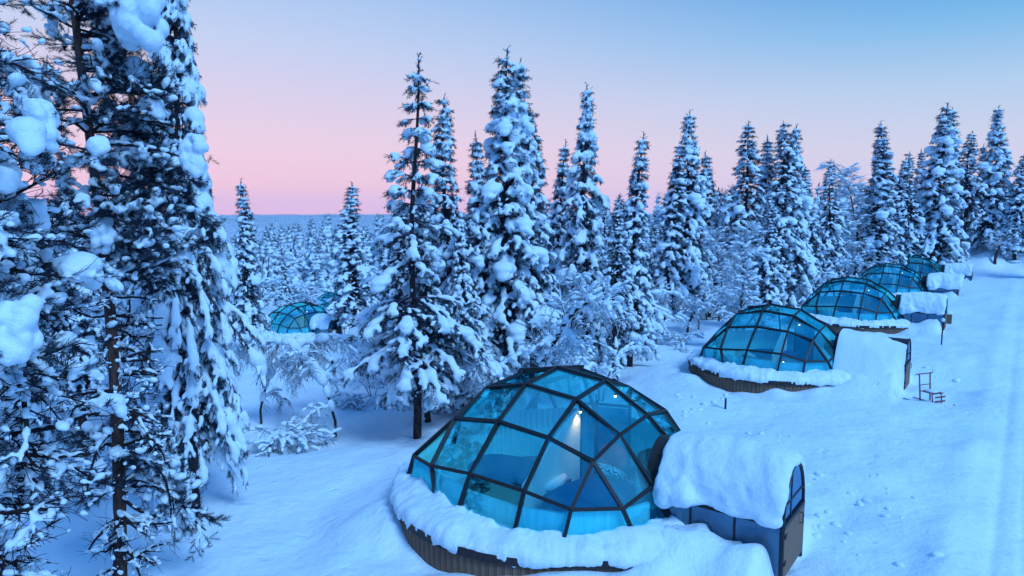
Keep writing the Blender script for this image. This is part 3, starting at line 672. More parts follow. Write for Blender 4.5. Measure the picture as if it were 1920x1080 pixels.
def lamp(idx, lx, ly, lz, power, label):
    t = empty('ceiling_lamp', ipt(idx, lx, ly, lz)); tag(t, label, 'lamp', 'small warm lamps inside the igloos')
    b = MB(); b.stamp(ICO1[0], ICO1[1], [np.eye(3) * .028], [(0, 0, 0)]); b.build('bulb', M['bulb'], t, True)
    b = MB(); b.tube([(0, 0, .02), (0, 0, .07)], [.035, .02], 8); b.build('lamp_holder', M['frame'], t)
    if power:
        l = bpy.data.lights.new('lamp_light', 'SPOT'); l.energy = power; l.color = (1, .42, .12); l.spot_size = radians(120); l.spot_blend = 1.0; l.shadow_soft_size = .03
        o = bpy.data.objects.new('lamp_light', l); COL.objects.link(o); o.parent = t; o.location = (0, 0, -.04)
lamp(0, .27, -.14, 1.40, 40, 'warm lamp beside the cream partition in the front igloo')
lamp(0, .72, -.75, 1.66, 4, 'warm lamp high under the roof bars of the front igloo')
lamp(1, .62, -.28, 1.42, 5, 'pin-prick warm lamp high in the second igloo')
lamp(1, .55, 1.5, .25, 3, 'low lamp glowing by the glass of the second igloo')
lamp(2, .62, -.28, 1.42, 5, 'pin-prick warm lamp high in the third igloo')
lamp(2, .75, 1.6, .30, 4, 'bright low lamp behind the front glass of the third igloo')
lamp(3, .62, -.28, 1.42, 4, 'pin-prick warm lamp in the fourth igloo')
lamp(4, .62, -.28, 1.42, 4, 'pin-prick warm lamp in the farthest igloo of the row')
lamp(5, .62, -.28, 1.42, 8, 'warm lamp glowing in the lone left igloo')
print('igloos', round(time.time() - T0, 1))
#TREES
# ================================================================== trees
def spray_template(n, ln, nl, w, seed=1):
    """one twiglet clothed in needles, along +x"""
    r = np.random.default_rng(seed); V = []; Fc = []
    for k in range(n):
        x = ln * (k + .5) / n; a = r.uniform(0, 2 * pi); f = r.uniform(.4, .9)
        d = nrm(np.array([f, cos(a), sin(a)])) * nl * r.uniform(.7, 1.1); q = nrm(np.cross(d, [1, .3, .2])) * w / 2; p = np.array([x, 0, 0])
        V += [p - q, p + q, p + d]; Fc.append((3 * k, 3 * k + 1, 3 * k + 2))
    return np.array(V), np.array(Fc)
SPR = spray_template(20, .21, .065, .016)
SPR_P = spray_template(44, .13, .065, .0055, 2)       # pine brush for near trees
SPR_F = spray_template(5, .36, .16, .06, 3)
def wob(r, n, a): return np.cumsum(r.normal(0, a, n))
def conifer(name, seed, H=12., R=1.35, base=.12, load=1., big=.07, step=.27, n0=6, droop=.65, voxel=.043, spr=SPR, lod=0, twin=False, sparse=0., bare=.0, mats=('bark', 'needle'), gap=.28, snooth=2, trk=.0105):
    r = np.random.default_rng(seed); wood = MB(); trunk = MB(); sp_M = []; sp_O = []; bl = []
    axes = [(0., H, 0., 0.)]
    if twin: axes.append((H * .62, H * .97, .42, .18))
    lean = r.normal(0, .05, 2)
    def tr(z): return np.array([lean[0] * (z / H) ** 2 * 2 + .05 * sin(z * .9 + seed), lean[1] * (z / H) ** 2 * 2 + .05 * cos(z * .7 + seed), z])
    zz = np.linspace(-.5, H, 26); tr_r = trk * H * (1 - np.clip(zz / H, 0, 1)) ** .85 + .014
    trunk.tube([tr(z) for z in zz], tr_r, 10)
    def spr_add(p, d, s): sp_M.append(basis(d) * s); sp_O.append(p)
    def ell(p, T, q, sx=1.5, sy=1.05, sz=.85):
        B = basis(T); bl.append((p, B @ np.diag([q * sx, q * sy, q * sz])))
    k_l = 1.0 if lod == 0 else 2.1
    for ai, (z0, z1, ox, oy) in enumerate(axes):
        if ai: trunk.tube([tr(z0) + np.array([0, 0, 0]), tr(z0 + .5) + np.array([ox * .7, oy * .7, 0]), tr(z0 + 1) + np.array([ox, oy, 0]), np.array([*(tr(z1)[:2] + [ox, oy]), z1])], [.06, .05, .045, .012], 7)
        z = max(base * H, z0 + .6) if ai else base * H
        bottom = z
        while z < z1 - .12 * k_l:
            t = (z - base * H) / (H * (1 - base)); tt = (z1 - z) / (z1 - base * H)
            prof = R * min(tt ** 1.12 * 1.32 + .01, 1.08) * min(1, .66 + t * 2.2) + .05
            if ai: prof = min(prof, .2 + (z1 - z) * .30)
            n = max(3, int(round((n0 if tt > .12 else 4) + r.integers(-1, 2)))); a0 = r.uniform(0, 2 * pi); C0 = tr(z) + np.array([ox, oy, 0]) if ai else tr(z)
            sect = .78 + .45 * (vnoise(np.array([z * 1.1]), np.array([a0 * 0 + seed]), 3)[0] + .5)
            for k in range(n):
                if r.random() < .06 + sparse * (.6 if t > .3 else .2): continue
                az = a0 + 2 * pi * k / n + r.normal(0, .25); Lb = prof * r.uniform(.62, 1.16) * sect
                Lb *= .8 + .4 * (vnoise(np.array([z * .8]), np.array([az * 1.3 + seed * 3.7]), 4)[0] + .5)
                h = np.array([cos(az), sin(az), 0]); up = -.20 + .75 * t + r.normal(0, .12); dr = droop * r.uniform(.55, 1.25) * (1.05 - .55 * t)
                m = max(4, int(Lb / (.13 * k_l)) + 2); s = np.linspace(0, 1, m)
                P = C0 + h * (Lb * s * (1 - .12 * s ** 2))[:, None] + np.array([0, 0, 1.]) * (Lb * (up * s - dr * s ** 2))[:, None]
                side = np.array([-h[1], h[0], 0]); P = P + side * (wob(r, m, .025) * s)[:, None]
                if not lod or tt < .5: wood.tube(P, np.linspace(.012 + .012 * Lb, .004, m), 4 if lod else 5, cap=False)
                T = np.gradient(P, axis=0)
                isbare = r.random() < bare * max(0, 1 - t * 2.4)
                gp = r.random() < gap
                for q in range(1, m):
                    sq = s[q]; Tq = nrm(T[q]); siz = load * (.70 + .45 * min(1, tt * 1.6)) * r.uniform(.038, .098) * (.5 + .7 * sq) * min(1, .5 + Lb / 1.4) * (1.25 if lod else 1) * (.5 if isbare else 1)
                    if lod: siz *= 1.5
                    if sq > .30 and not (gp and .2 < sq < .8) and r.random() > .16: ell(P[q] + np.array([0, 0, siz * .5]), Tq, siz)
                    # twigs
                    if sq > .14 and not isbare:
                        for sg in (-1, 1):
                            if r.random() < .12: continue
                            lt = (.20 + .34 * (1 - sq)) * min(1, .35 + Lb * .6) * r.uniform(.6, 1.25)
                            an = sg * radians(r.uniform(35, 75)); d = nrm(Tq * cos(an) + side * sin(an) + np.array([0, 0, -r.uniform(.25, 1.0)]))
                            e = P[q] + d * lt
                            if not lod: wood.add([P[q] + side * .004, P[q] - side * .004, e], [(0, 1, 2)])
                            c = 0.0
                            while c < lt:
                                spr_add(P[q] + d * c, nrm(d + r.normal(0, .28, 3) + np.array([0, 0, -.15])), r.uniform(.7, 1.15)); c += .10 * k_l
                            if r.random() < (.55 * load) * (.6 if lod else 1):
                                sz = load * r.uniform(.035, .075) * (1.7 if lod else 1); ell(e + np.array([0, 0, sz * .15]), nrm(d + np.array([0, 0, -.3])), sz, 1.7, 1, .9)
                                if r.random() < .4: ell(P[q] + d * lt * .5 + np.array([0, 0, sz * .45]), d, sz * .95, 1.6, 1, .8)
                    if r.random() < .75: spr_add(P[q] - np.array([0, 0, .01]), nrm(Tq + r.normal(0, .35, 3) + np.array([0, 0, -.5])), r.uniform(.8, 1.2))
                if not isbare:
                    sz = load * r.uniform(.05, .115) * min(1, .5 + Lb / 1.2) * (1.6 if lod else 1)
                    ell(P[-1] - np.array([0, 0, sz * .55]), nrm(T[-1] + np.array([0, 0, -.5])), sz, 1.7, 1.1, 1.)
                    for _ in range(3 if not lod else 1): spr_add(P[-1], nrm(T[-1] * 8 + r.normal(0, .4, 3) + np.array([0, 0, -.5])), 1.1)
                if r.random() < big * (1 + .6 * (tt < .35)):
                    q = int(m * r.uniform(.55, .95)); sz = load * r.uniform(.15, .27) * min(1, .4 + Lb / 1.3)
                    ell(P[min(q, m - 1)] + np.array([0, 0, sz * .35]), nrm(h + np.array([0, 0, -.35])), sz, 1.25, 1.1, .8)
                    ell(P[min(q, m - 1)] + h * sz * .6 - np.array([0, 0, sz * .35]), nrm(h * .4 + np.array([0, 0, -1])), sz * .72, 1.3, 1.1, .8)
            z += step * r.uniform(.8, 1.25) * (1 + sparse * 1.1 * (t > .25))
        # leader
        top_ = np.array([*(tr(z1)[:2] + [ox, oy]), z1])
        for k in range(9):
            c = top_ - np.array([0, 0, .07 * k]); spr_add(c, nrm(r.normal(0, .6, 3) + np.array([0, 0, .9])), .8 * k_l ** .5)
            if k % 3 == 1: sz = load * .055 * k_l ** .5; ell(c + r.normal(0, .03, 3), np.array([0, 0, 1.]), sz, 1.2, .9, .9)
    # snow plastered on the trunk
    for _ in range(int(16 * load)):
        zq = r.uniform(.2, H * .7); a = r.uniform(0, 2 * pi); q = tr(zq); rr = np.interp(zq, zz, tr_r)
        bl.append((q + np.array([cos(a), sin(a), 0]) * rr * .8, np.diag([rr * .55, rr * .55, r.uniform(.06, .2)])))
    # tree well mound
    for _ in range(5): a = r.uniform(0, 6.3); bl.append((np.array([cos(a) * .22, sin(a) * .22, -.05]), np.diag([.3, .3, .16])))
    nd_ = MB(); nd_.stamp(spr[0], spr[1], sp_M, sp_O)
    sm = snow_mesh(name + '_snow', bl, voxel, M['snow'], snooth, .012 if not lod else .03, 7. if not lod else 2., ICO1 if not lod else ICO0, seed)
    tm = trunk.mesh('trunk', M[mats[0]], True); wm = wood.mesh('branches', M['twig']) if wood.v else None; nm = nd_.mesh('needles', M[mats[1]])
    return [('trunk', tm), ('branches', wm), ('needles', nm), ('snow_load', sm)]

M['birch_twig'] = mat('birch_twig', (.05, .032, .055), .9, 0, .1); M['pine_twig'] = mat('pine_twig', (.028, .02, .024), .9, 0, .1)
def birch(name, seed, H=6., spread=1.6, arch=0.2, stems=1, voxel=None, frost=1., density=1., lean=None, snowy=.5, weep=.6, maxr=.06):
    r = np.random.default_rng(seed); wood = MB(); trunk = MB(); fr = MB(); bl = []
    def put(P, rad, lvl):
        (trunk if lvl == 0 else wood).tube(P, rad, 7 if lvl == 0 else 3, cap=lvl == 0)
        rr = np.asarray(rad); T = np.gradient(P, axis=0); hor = 1 - np.abs(T[:, 2] / np.maximum(np.linalg.norm(T, axis=1), 1e-6)) * .75
        k = frost * (rr * .8 + (.0075 if lvl < 2 else .0046)) * (.35 + .65 * hor)
        if lvl > 0: fr.tube(P + np.array([0, 0, 1.]) * (rr * .6 + .007 * frost)[:, None], k, 3, cap=False)
        if lvl < 3:
            for q in range(1, len(P)):
                if hor[q] > .45 and r.random() < snowy * (1.3 if lvl < 2 else .5):
                    s = (rr[q] * 1.2 + r.uniform(.02, .06)) * frost; bl.append((P[q] + np.array([0, 0, s * .5]), basis(T[q]) @ np.diag([s * 1.9, s, s * .85])))
    def grow(p, d, Ln, rad, lvl, bend):
        m = max(4, int(Ln / (.16 if lvl < 2 else .09)) + 1); P = [p]; dd = nrm(d); st = Ln / (m - 1)
        for q in range(m - 1):
            dd = nrm(dd + r.normal(0, .07 + .03 * lvl, 3) + np.array([0, 0, bend * (q / m + .3)])); P.append(P[-1] + dd * st)
        P = np.array(P); R_ = np.linspace(rad, rad * .35, m); put(P, R_, lvl)
        if lvl >= 3: return
        nc = int({0: H * 4.2, 1: 8, 2: 5}[lvl] * density * (Ln if lvl else 1) * (1 if lvl == 0 else (.8 if lvl == 1 else 1.6))) + (2 if lvl else 0)
        for _ in range(nc):
            s = r.uniform(.22 if lvl == 0 else .1, 1); q = min(int(s * (m - 1)), m - 2); T = nrm(P[q + 1] - P[q]); a = r.uniform(0, 2 * pi)
            B = basis(T); o = B[:, 1] * cos(a) + B[:, 2] * sin(a); ang = r.uniform(.6, 1.1)
            dn = nrm(T * cos(ang) + o * sin(ang))
            if lvl == 0: ln = spread * r.uniform(.4, 1) * (1.15 - s * .65); b = -.10 - weep * .22
            elif lvl == 1: ln = r.uniform(.3, .75) * min(1, .4 + spread * .4); b = -.12 - weep * .35
            else: ln = r.uniform(.12, .36); b = -.1 - weep * .4
            grow(P[q], dn, ln, max(rad * (.42 if lvl == 0 else .5) * (1 - s * .5), .005), lvl + 1, b)
    for k in range(stems):
        a = r.uniform(0, 2 * pi); d = np.array([cos(a) * .25 * (stems > 1), sin(a) * .25 * (stems > 1), 1.])
        if lean is not None: d = nrm(d + np.array([lean[0] * .35, lean[1] * .35, 0]))
        m = 16; P = [np.array([cos(a), sin(a), 0]) * .08 * (stems > 1) - np.array([0, 0, .3])]; dd = d; st = H * r.uniform(.8, 1.05) / (m - 1) * (1 if arch < .3 else 1.25)
        if arch > .3:
            l = np.array([lean[0], lean[1], 0.]); th0 = arch * pi; st = H / .62 / (m - 1)
            for q in range(m - 1):
                th = th0 * ((q + .5) / (m - 1)) ** 1.5; dd = nrm(np.array([0, 0, 1.]) * cos(th) + l * sin(th) + r.normal(0, .06, 3)); P.append(P[-1] + dd * st)
        for q in range(m - 1 if arch <= .3 else 0):
            t = q / m; l = np.array([*(lean if lean is not None else (cos(a), sin(a))), 0])
            dd = nrm(dd + r.normal(0, .05, 3) + l * arch * t * .9 + np.array([0, 0, -arch * t ** 1.2 * 1.6])); P.append(P[-1] + dd * st)
        P = np.array(P); R_ = np.linspace(maxr, .012, m); put(P, R_, 0)
        if arch > .3:
            for q in range(3, m):
                s = (.09 + r.uniform(0, .10)) * 1.0; bl.append((P[q] + np.array([0, 0, s * .6]), basis(P[q] - P[q - 1]) @ np.diag([s * 1.7, s * 1.1, s])))
        nc = int(H * 4.2 * density)
        for _ in range(nc):
            s = r.uniform(.25, 1); q = min(int(s * (m - 1)), m - 2); T = nrm(P[q + 1] - P[q]); aa = r.uniform(0, 2 * pi); B = basis(T); o = B[:, 1] * cos(aa) + B[:, 2] * sin(aa); ang = r.uniform(.6, 1.15)
            grow(P[q], nrm(T * cos(ang) + o * sin(ang) + np.array([0, 0, .15 if arch <= .3 else -.2])), spread * r.uniform(.4, 1) * (1.15 - s * .6), maxr * .42 * (1 - s * .5), 1, -.10 - weep * .2)
    mb = MB(); mb.stamp(ICO1[0], ICO1[1], [b[1] for b in bl], [b[0] for b in bl])
    for v in fr.v: pass
    # frost rime tubes and small snow pads form one snow load
    off = fr; 
    for v_ in [mb]:
        if mb.v:
            fr.add(np.concatenate(mb.v), np.concatenate([f for f in mb.f3]))
    return [('trunk', trunk.mesh('trunk', M['bark'], True)), ('branches', wood.mesh('branches', M['birch_twig'])), ('snow_load', fr.mesh(name + '_snow', M['snow'], True))]

def pine(name, seed, H=12., zlo=.35, reach=2.0, voxel=.035, tuft=1., load=1., side=None, dead=.25, rad=.13, nb=None, lv=1., bigs=.5, step=.30, lumps=(), deadlen=.75, thin=1.):
    """near, gnarled Scots pine: crooked boughs, needle brushes, heavy pillows of snow"""
    r = np.random.default_rng(seed); trunk = MB(); wood = MB(); sM = []; sO = []; bl = []
    def tr(z): return np.array([.10 * sin(z * .45 + seed), .10 * cos(z * .38 + seed * 2), z])
    zz = np.linspace(-.6, H, 34); trr = rad * (1 - np.clip(zz / H, 0, 1)) ** .7 + .02; trunk.tube([tr(z) for z in zz], trr, 14)
    def blob(p, T, s, sx=1.5, sy=1.1, sz=.9): bl.append((p, basis(T) @ np.diag([s * sx, s * sy, s * sz])))
    def grow(p, d, Ln, rd, lvl, live):
        m = max(4, int(Ln / (.11 if lvl < 2 else .06)) + 1); P = [p]; dd = nrm(d); st = Ln / (m - 1); bias = r.normal(0, .05, 3)
        for q in range(m - 1):
            dd = nrm(dd + bias + r.normal(0, .15 if lvl else .11, 3) + np.array([0, 0, (-.05 if lvl == 0 else (.05 if live else -.03)) ])); P.append(P[-1] + dd * st)
        P = np.array(P); R_ = np.linspace(rd, max(rd * .35, .0028), m); wood.tube(P, R_, 6 if lvl == 0 else (4 if lvl == 1 else 3), cap=False)
        T = np.gradient(P, axis=0)
        for q in range(1, m):
            h = 1 - abs(nrm(T[q])[2])
            if h > .25 and lvl < 2 and r.random() < (.85 if lvl == 0 else .6) * load:
                s = (R_[q] * .9 + r.uniform(.016, .036) * thin) * (1.15 if live else .8); blob(P[q] + np.array([0, 0, R_[q] + s * .35]), T[q], s, 1.9, 1., .85)
            if lvl == 2 and r.random() < .22 * load: s = r.uniform(.02, .04); blob(P[q] + np.array([0, 0, s * .5]), T[q], s)
        if live and lvl < 2 and r.random() < bigs * (.45 if lvl == 0 else .16):
            q = int(m * r.uniform(.45, .95)); s = r.uniform(.11, .22) * load; P0 = P[min(q, m - 1)]; hd = nrm(np.array([T[min(q, m-1)][0], T[min(q, m-1)][1], 1e-3]))
            blob(P0 + np.array([0, 0, s * .5]), hd, s, 1.3, 1.15, .85); blob(P0 + hd * s * .7 - np.array([0, 0, s * .25]), nrm(hd * .5 + np.array([0, 0, -1])), s * .8, 1.4, 1.1, .85); blob(P0 - hd * s * .5 + np.array([0, 0, s * .2]), hd, s * .8)
        if lvl == 2:
            if live and r.random() < tuft:
                for k in range(int(3 + 2 * tuft)): 
                    q = m - 1 - (k % 3); sM.append(basis(nrm(nrm(T[q]) + r.normal(0, .45, 3))) * r.uniform(.8, 1.3)); sO.append(P[q])
                if r.random() < .42 * load: s = r.uniform(.04, .085); blob(P[-1] + np.array([0, 0, s * .6]), nrm(T[-1]), s, 1.4, 1.1, .8)
            return
        nc = int(Ln * ({0: 5.2, 1: 8.5}[lvl]) * lv) + 1
        for _ in range(nc):
            s = r.uniform(.18, 1); q = min(int(s * (m - 1)), m - 2); Tq = nrm(P[q + 1] - P[q]); B = basis(Tq); a = r.choice([0, pi]) + r.normal(0, .5); o = B[:, 1] * cos(a) + B[:, 2] * sin(a); ang = r.uniform(.5, 1.05)
            ln = (Ln * .42 * (1.2 - s * .6) if lvl == 0 else r.uniform(.14, .34)) * r.uniform(.6, 1.15)
            grow(P[q], Tq * cos(ang) + o * sin(ang), ln, max(R_[q] * .5, .0035), lvl + 1, live)
    z = zlo * H; k = 0
    while z < H - .3:
        t = (z - zlo * H) / (H * (1 - zlo)); n = r.integers(2, 4)
        for _ in range(n):
            az = r.uniform(0, 2 * pi)
            if side is not None and r.random() < .55: az = side + r.normal(0, .6)
            Ln = reach * r.uniform(.6, 1.1) * (1 - t ** 2.2 * .75); live = t > dead or r.random() < .12
            grow(tr(z), np.array([cos(az), sin(az), .30 * t + r.normal(-.02, .15)]), Ln * (deadlen if not live else 1), .012 + .013 * Ln, 0, live)
        z += step * r.uniform(.6, 1.4) * (1 if t > dead else 1.3)
    for (lx, ly, lz, w_, h_) in [(a_, b_, c_, d_ * .70, e_ * .72) for a_, b_, c_, d_, e_ in lumps]:       # heavy pillows hanging on boughs of their own
        T0_ = tr(lz + .25 * h_); e = np.array([lx, ly, lz - h_ * .1]); m = 9; s_ = np.linspace(0, 1, m)[:, None]; hd = nrm((e - T0_) * np.array([1, 1, 0]))
        P = T0_ + (e - T0_) * s_ + np.array([0, 0, 1.]) * (.10 * np.sin(s_ * pi)) + np.cumsum(r.normal(0, .012, (m, 3)), 0); wood.tube(P, np.linspace(.032, .012, m), 6, cap=False)
        for q in range(2, m): bl.append((P[q] + np.array([0, 0, .03]), basis(P[q] - P[q - 1]) @ np.diag([.10, .045, .04])))
        for _ in range(60):
            a = r.uniform(0, 2 * pi); zz_ = r.uniform(-.5, .42); k_ = (1 - abs(zz_) ** 2 * 1.6) * r.uniform(.2, .46); c_ = e + np.array([cos(a) * w_ * k_, sin(a) * w_ * k_, zz_ * h_ + h_ * .12]); q_ = w_ * r.uniform(.12, .26)
            bl.append((c_, np.diag([q_, q_, q_ * 1.15])))
        for _ in range(14): sM.append(basis(nrm(r.normal(0, 1, 3) + np.array([0, 0, -.6]))) * 1.1); sO.append(e + r.normal(0, .3, 3) * np.array([w_, w_, h_ * .6]) - np.array([0, 0, h_ * .35]))
    for _ in range(30):
        zq = r.uniform(.0, H); a = r.normal(.8, 1.0); q = tr(zq); rr = np.interp(zq, zz, trr)
        bl.append((q + np.array([cos(a), sin(a), 0]) * rr * .85, np.diag([rr * .45, rr * .45, r.uniform(.05, .22)])))
    nd_ = MB(); nd_.stamp(SPR_P[0], SPR_P[1], sM, sO)
    sm = snow_mesh(name + '_snow', bl, voxel, M['snow'], 3, .010, 9., ICO1, seed)
    return [('trunk', trunk.mesh('trunk', M['bark_pine'], True)), ('branches', wood.mesh('branches', M['pine_twig'], True)), ('needles', nd_.mesh('needles', M['needle'])), ('snow_load', sm)]

KIT = {}
def kit(k, parts, H): KIT[k] = (parts, H); print(k, round(time.time() - T0, 1), [(n, len(m.polygons)) for n, m in parts if m])
kit('heavy', conifer('heavy', 11, 12, 1.45, .10, 1.12, .16, .27, 6, .80), 12)
kit('dense', conifer('dense', 12, 12, 1.20, .14, 1.0, .09, .25, 6, .75), 12)
kit('narrow', conifer('narrow', 13, 12, .95, .10, 1.0, .10, .26, 6, .9), 12)
kit('twin', conifer('twin', 14, 12, 1.50, .10, 1.08, .16, .27, 6, .75, twin=True), 12)
kit('sparse', conifer('sparse', 15, 10.6, 1.30, .17, 1.0, .10, .24, 6, .5, voxel=.038, sparse=.45, gap=.08, trk=.0078), 10.6)
kit('tall', conifer('tall', 16, 12, 1.15, .30, .92, .08, .27, 5, .6, bare=.6), 12)
kit('front', conifer('front', 17, 12.6, 1.6, .145, 1.08, .14, .25, 7, .8, voxel=.038, gap=.2), 12.6)
kit('frost', birch('frost', 21, 8, 1.35, .08, 1, frost=1.3, density=1.1, snowy=.6, weep=.15, maxr=.075), 8)
kit('crooked', birch('crooked', 27, 6, 1.45, .12, 1, frost=1.1, density=.8, snowy=.8, weep=.3, maxr=.085), 6)
kit('clump', birch('clump', 22, 5, 1.2, .22, 3, frost=1.35, density=.55, snowy=.8, weep=.6, maxr=.035), 5)
kit('arched', birch('arched', 23, 3.6, 1.35, .88, 1, frost=1.0, density=1.5, snowy=.75, weep=1.3, maxr=.04, lean=(1, 0)), 3.6)
kit('scrub', birch('scrub', 24, 2.0, .8, .28, 7, frost=1.0, density=.9, snowy=.7, weep=.8, maxr=.018), 2)
SEEN = {}
TREES = []
def tree(k, x, y, h, w=1., label=None, group=None, cat='tree', name='snowy_spruce', rz=None, z=None, mirror=False):
    parts, H = KIT[k]; g = tz(x, y) if z is None else z
    t = empty(name, (x, y, g - .05), random.uniform(0, 2 * pi) if rz is None else rz); s = h / H; lw_ = .03 if group == 'trees of the forest behind the igloos' else (.012 if rz is None else 0); t.rotation_euler[0] = random.gauss(0, lw_); t.rotation_euler[1] = random.gauss(0, lw_); t.scale = (s * w, s * w * (-1 if mirror else 1), s)
    for n, m in parts:
        if m:
            o = link(n, m, t)
            if n != 'trunk': o['kind'] = 'stuff'
    tag(t, label, cat, group); TREES.append((x, y, w * s)); return t
def tree_px(k, px, py, Y, w=1., label=None, **kw):
    """the crown top shows at (px, py) of the photograph when the tree stands Y metres ahead"""
    zt = py_z(py, Y); x = px_x(px, Y, zt); g = tz(x, Y)
    return tree(k, x, Y, zt - g, w * (1.15 if Y > 40 else 1), label, **kw)
random.seed(4)
S1 = 'spruces standing against the sky'
# -- centre group
tree_px('sparse', 768, 103, 18.9, 1.30, 'open-crowned pine with bare whorled top, nearest tree left of the front dome', name='snowy_pine', rz=2.0, group=S1)
tree_px('dense', 836, 180, 23.5, 1.25, 'snow-capped spruce just right of the open-crowned pine', group=S1)
tree_px('twin', 946, 90, 24.5, 1.2, 'tallest central spruce with a double tip', group=S1, rz=.2)
tree_px('dense', 992, 203, 25.5, 1.25, 'shorter spruce hugging the right flank of the double-tipped one', group=S1)
tree_px('narrow', 906, 246, 24.0, 1.25, 'low spruce hugging the left flank of the double-tipped one', group=S1)
tree_px('narrow', 1037, 262, 33, 1.2, 'thin spruce tip between the double-tipped spruce and the heavily laden one', group=S1)
tree_px('heavy', 1102, 153, 30, 1.08, 'spruce bulging with big snow pillows, behind the front dome', group=S1)
tree_px('narrow', 1190, 246, 29, 1.35, 'slim snow-laden spruce right of the pillow-heavy one', group=S1)
tree_px('dense', 1165, 380, 31.5, 1.2, 'short spruce in the gap right of the pillow-heavy one', group=S1)
tree_px('heavy', 870, 400, 22, 1.1, 'low broad spruce at the foot of the double-tipped one', group=S1)
tree_px('dense', 795, 330, 21, 1.2, 'low spruce filling the gap behind the open-crowned pine', group=S1)
# -- right-hand row
tree_px('narrow', 1260, 262, 44, 1.35, 'narrow spruce left of the thin-tipped tall one', group=S1)
tree_px('heavy', 1297, 208, 45, 1.15, 'tall thin-tipped spruce behind the second igloo', group=S1)
tree_px('narrow', 1337, 282, 47, 1.4, 'slim dark spruce right of the thin-tipped tall one', group=S1)
tree_px('tall', 1403, 227, 46, 1.25, 'lone pointed spruce with clear gaps of sky on both sides', group=S1)
tree_px('narrow', 1447, 252, 50, 1.35, 'leftmost tip of the three-tipped spruce cluster', group=S1)
tree_px('dense', 1468, 228, 49, 1.4, 'middle tip of the three-tipped spruce cluster', group=S1)
tree_px('heavy', 1488, 234, 50, 1.2, 'right tip of the three-tipped spruce cluster', group=S1)
tree_px('narrow', 1525, 308, 53, 1.5, 'low spruce shoulder right of the three-tipped cluster', group=S1)
tree_px('dense', 1563, 299, 58, 1.3, 'short pointed spruce left of the frosted birch', group=S1)
tree_px('frost', 1612, 275, 60, 1.25, 'pale frosted birch rising between dark spruces', name='frosted_birch', group=S1)
tree_px('narrow', 1660, 228, 60, 1.5, 'club-topped spruce right of the frosted birch', group=S1)
tree_px('dense', 1648, 262, 62, 1.2, 'spruce shoulder left of the club-topped one', group=S1)
tree_px('narrow', 1688, 293, 66, 1.3, 'small tip right of the club-topped spruce', group=S1)
tree_px('dense', 1710, 285, 66, 1.35, 'rounded spruce left of the double tower spruce', group=S1)
tree_px('narrow', 1737, 278, 72, 1.3, 'tiny far tip beside the double tower spruce', group=S1)
tree_px('twin', 1771, 192, 66, 1.25, 'massive double tower spruce above the snow bank', group=S1, rz=.1)
tree_px('tall', 1821, 245, 68, 1.35, 'spruce with dark lower trunk right of the double tower', group=S1)
tree_px('heavy', 1873, 198, 68, 1.25, 'tall broad spruce near the right end of the row', group=S1)
tree_px('dense', 1917, 290, 66, 1.4, 'rightmost spruce of the row, cut by the frame', group=S1)
tree_px('narrow', 1845, 270, 70, 1.3, 'narrow spruce squeezed between the last two big ones', group=S1)
# -- left and middle distance
tree_px('narrow', 657, 340, 52, 1.75, 'lone pointed spruce left of the central group', group=S1)
tree_px('narrow', 455, 335, 40, 1.35, 'slender clumpy spruce right of the big front spruce', group=S1)
# -- foreground left
FT = 'large trees in the left foreground'
tree_px('front', 308, -190, 13.9, .70, 'big front spruce draped in drooping snow, bare lower trunk', group=FT, rz=.6)
tree_px('heavy', 248, 330, 17, 1.15, 'snow-covered spruce behind the reddish pine trunk', group=FT)
tree_px('dense', 120, 300, 22, 1.3, 'snowy spruce behind the dark pine boughs on the left', group=FT)
tree_px('heavy', 20, 380, 15, 1.1, 'snow-covered spruce at the left edge behind dark boughs', group=FT)
def near_xy(px, Y):
    z = -.5
    for _ in range(4): x = px_x(px, Y, z); z = tz(x, Y)
    return x, Y, z - .05
def lump_local(px0, Y0, rz, lst):
    x0, y0, z0 = near_xy(px0, Y0); o = []
    for px, py, Y, wpx, hpx in lst:
        z = py_z(py, Y); x = px_x(px, Y, z); dx, dy = x - x0, Y - y0; o.append((dx * cos(rz) + dy * sin(rz), -dx * sin(rz) + dy * cos(rz), z - z0, wpx * Y / F, hpx * Y / F))
    return o
kit('near_pine', pine('near_pine', 31, 12.5, .05, 1.75, .026, .8, .72, side=.1, dead=.42, rad=.085, bigs=.25, step=.16, lv=1.2, deadlen=.6,
    lumps=lump_local(228, 10.6, .2, [(265, 35, 10.2, 120, 110), (365, 290, 10.4, 60, 100), (190, 440, 10.0, 60, 80)])), 12.5)
kit('edge_pine', pine('edge_pine', 32, 11.5, .06, 2.3,   .024, .16, .75, side=-.3, dead=.36, rad=.14, bigs=.15, step=.14, lv=1.5, deadlen=.9, thin=.85,
    lumps=lump_local(-110, 6.4, .1, [(76, 232, 6.2, 78, 120), (30, 615, 5.6, 110, 150), (185, 275, 6.6, 50, 45)])), 11.5)
kit('bare', pine('bare', 33, 5.0, .05, 1.2, .028, .12, .8, dead=2., rad=.03, bigs=.2, step=.24), 5.0)
def near(k, px, Y, h, label, rz, name='snowy_pine', w=1.):
    z = -.5
    for _ in range(4): x = px_x(px, Y, z); z = tz(x, Y)
    return tree(k, x, Y, h, w, label, group=FT, rz=rz, name=name)
near('near_pine', 228, 10.6, 12.5, 'pine with reddish bare trunk and dark needled crown full of snow pillows', .2)
near('edge_pine', -110, 6.4, 11.5, 'nearest pine, trunk out of view, dark crooked boughs crossing the left edge', .1)
near('bare', 20, 7.6, 4.6, 'tangle of bare snowy twigs low at the left edge', 3.0, 'bare_sapling', 1.2)
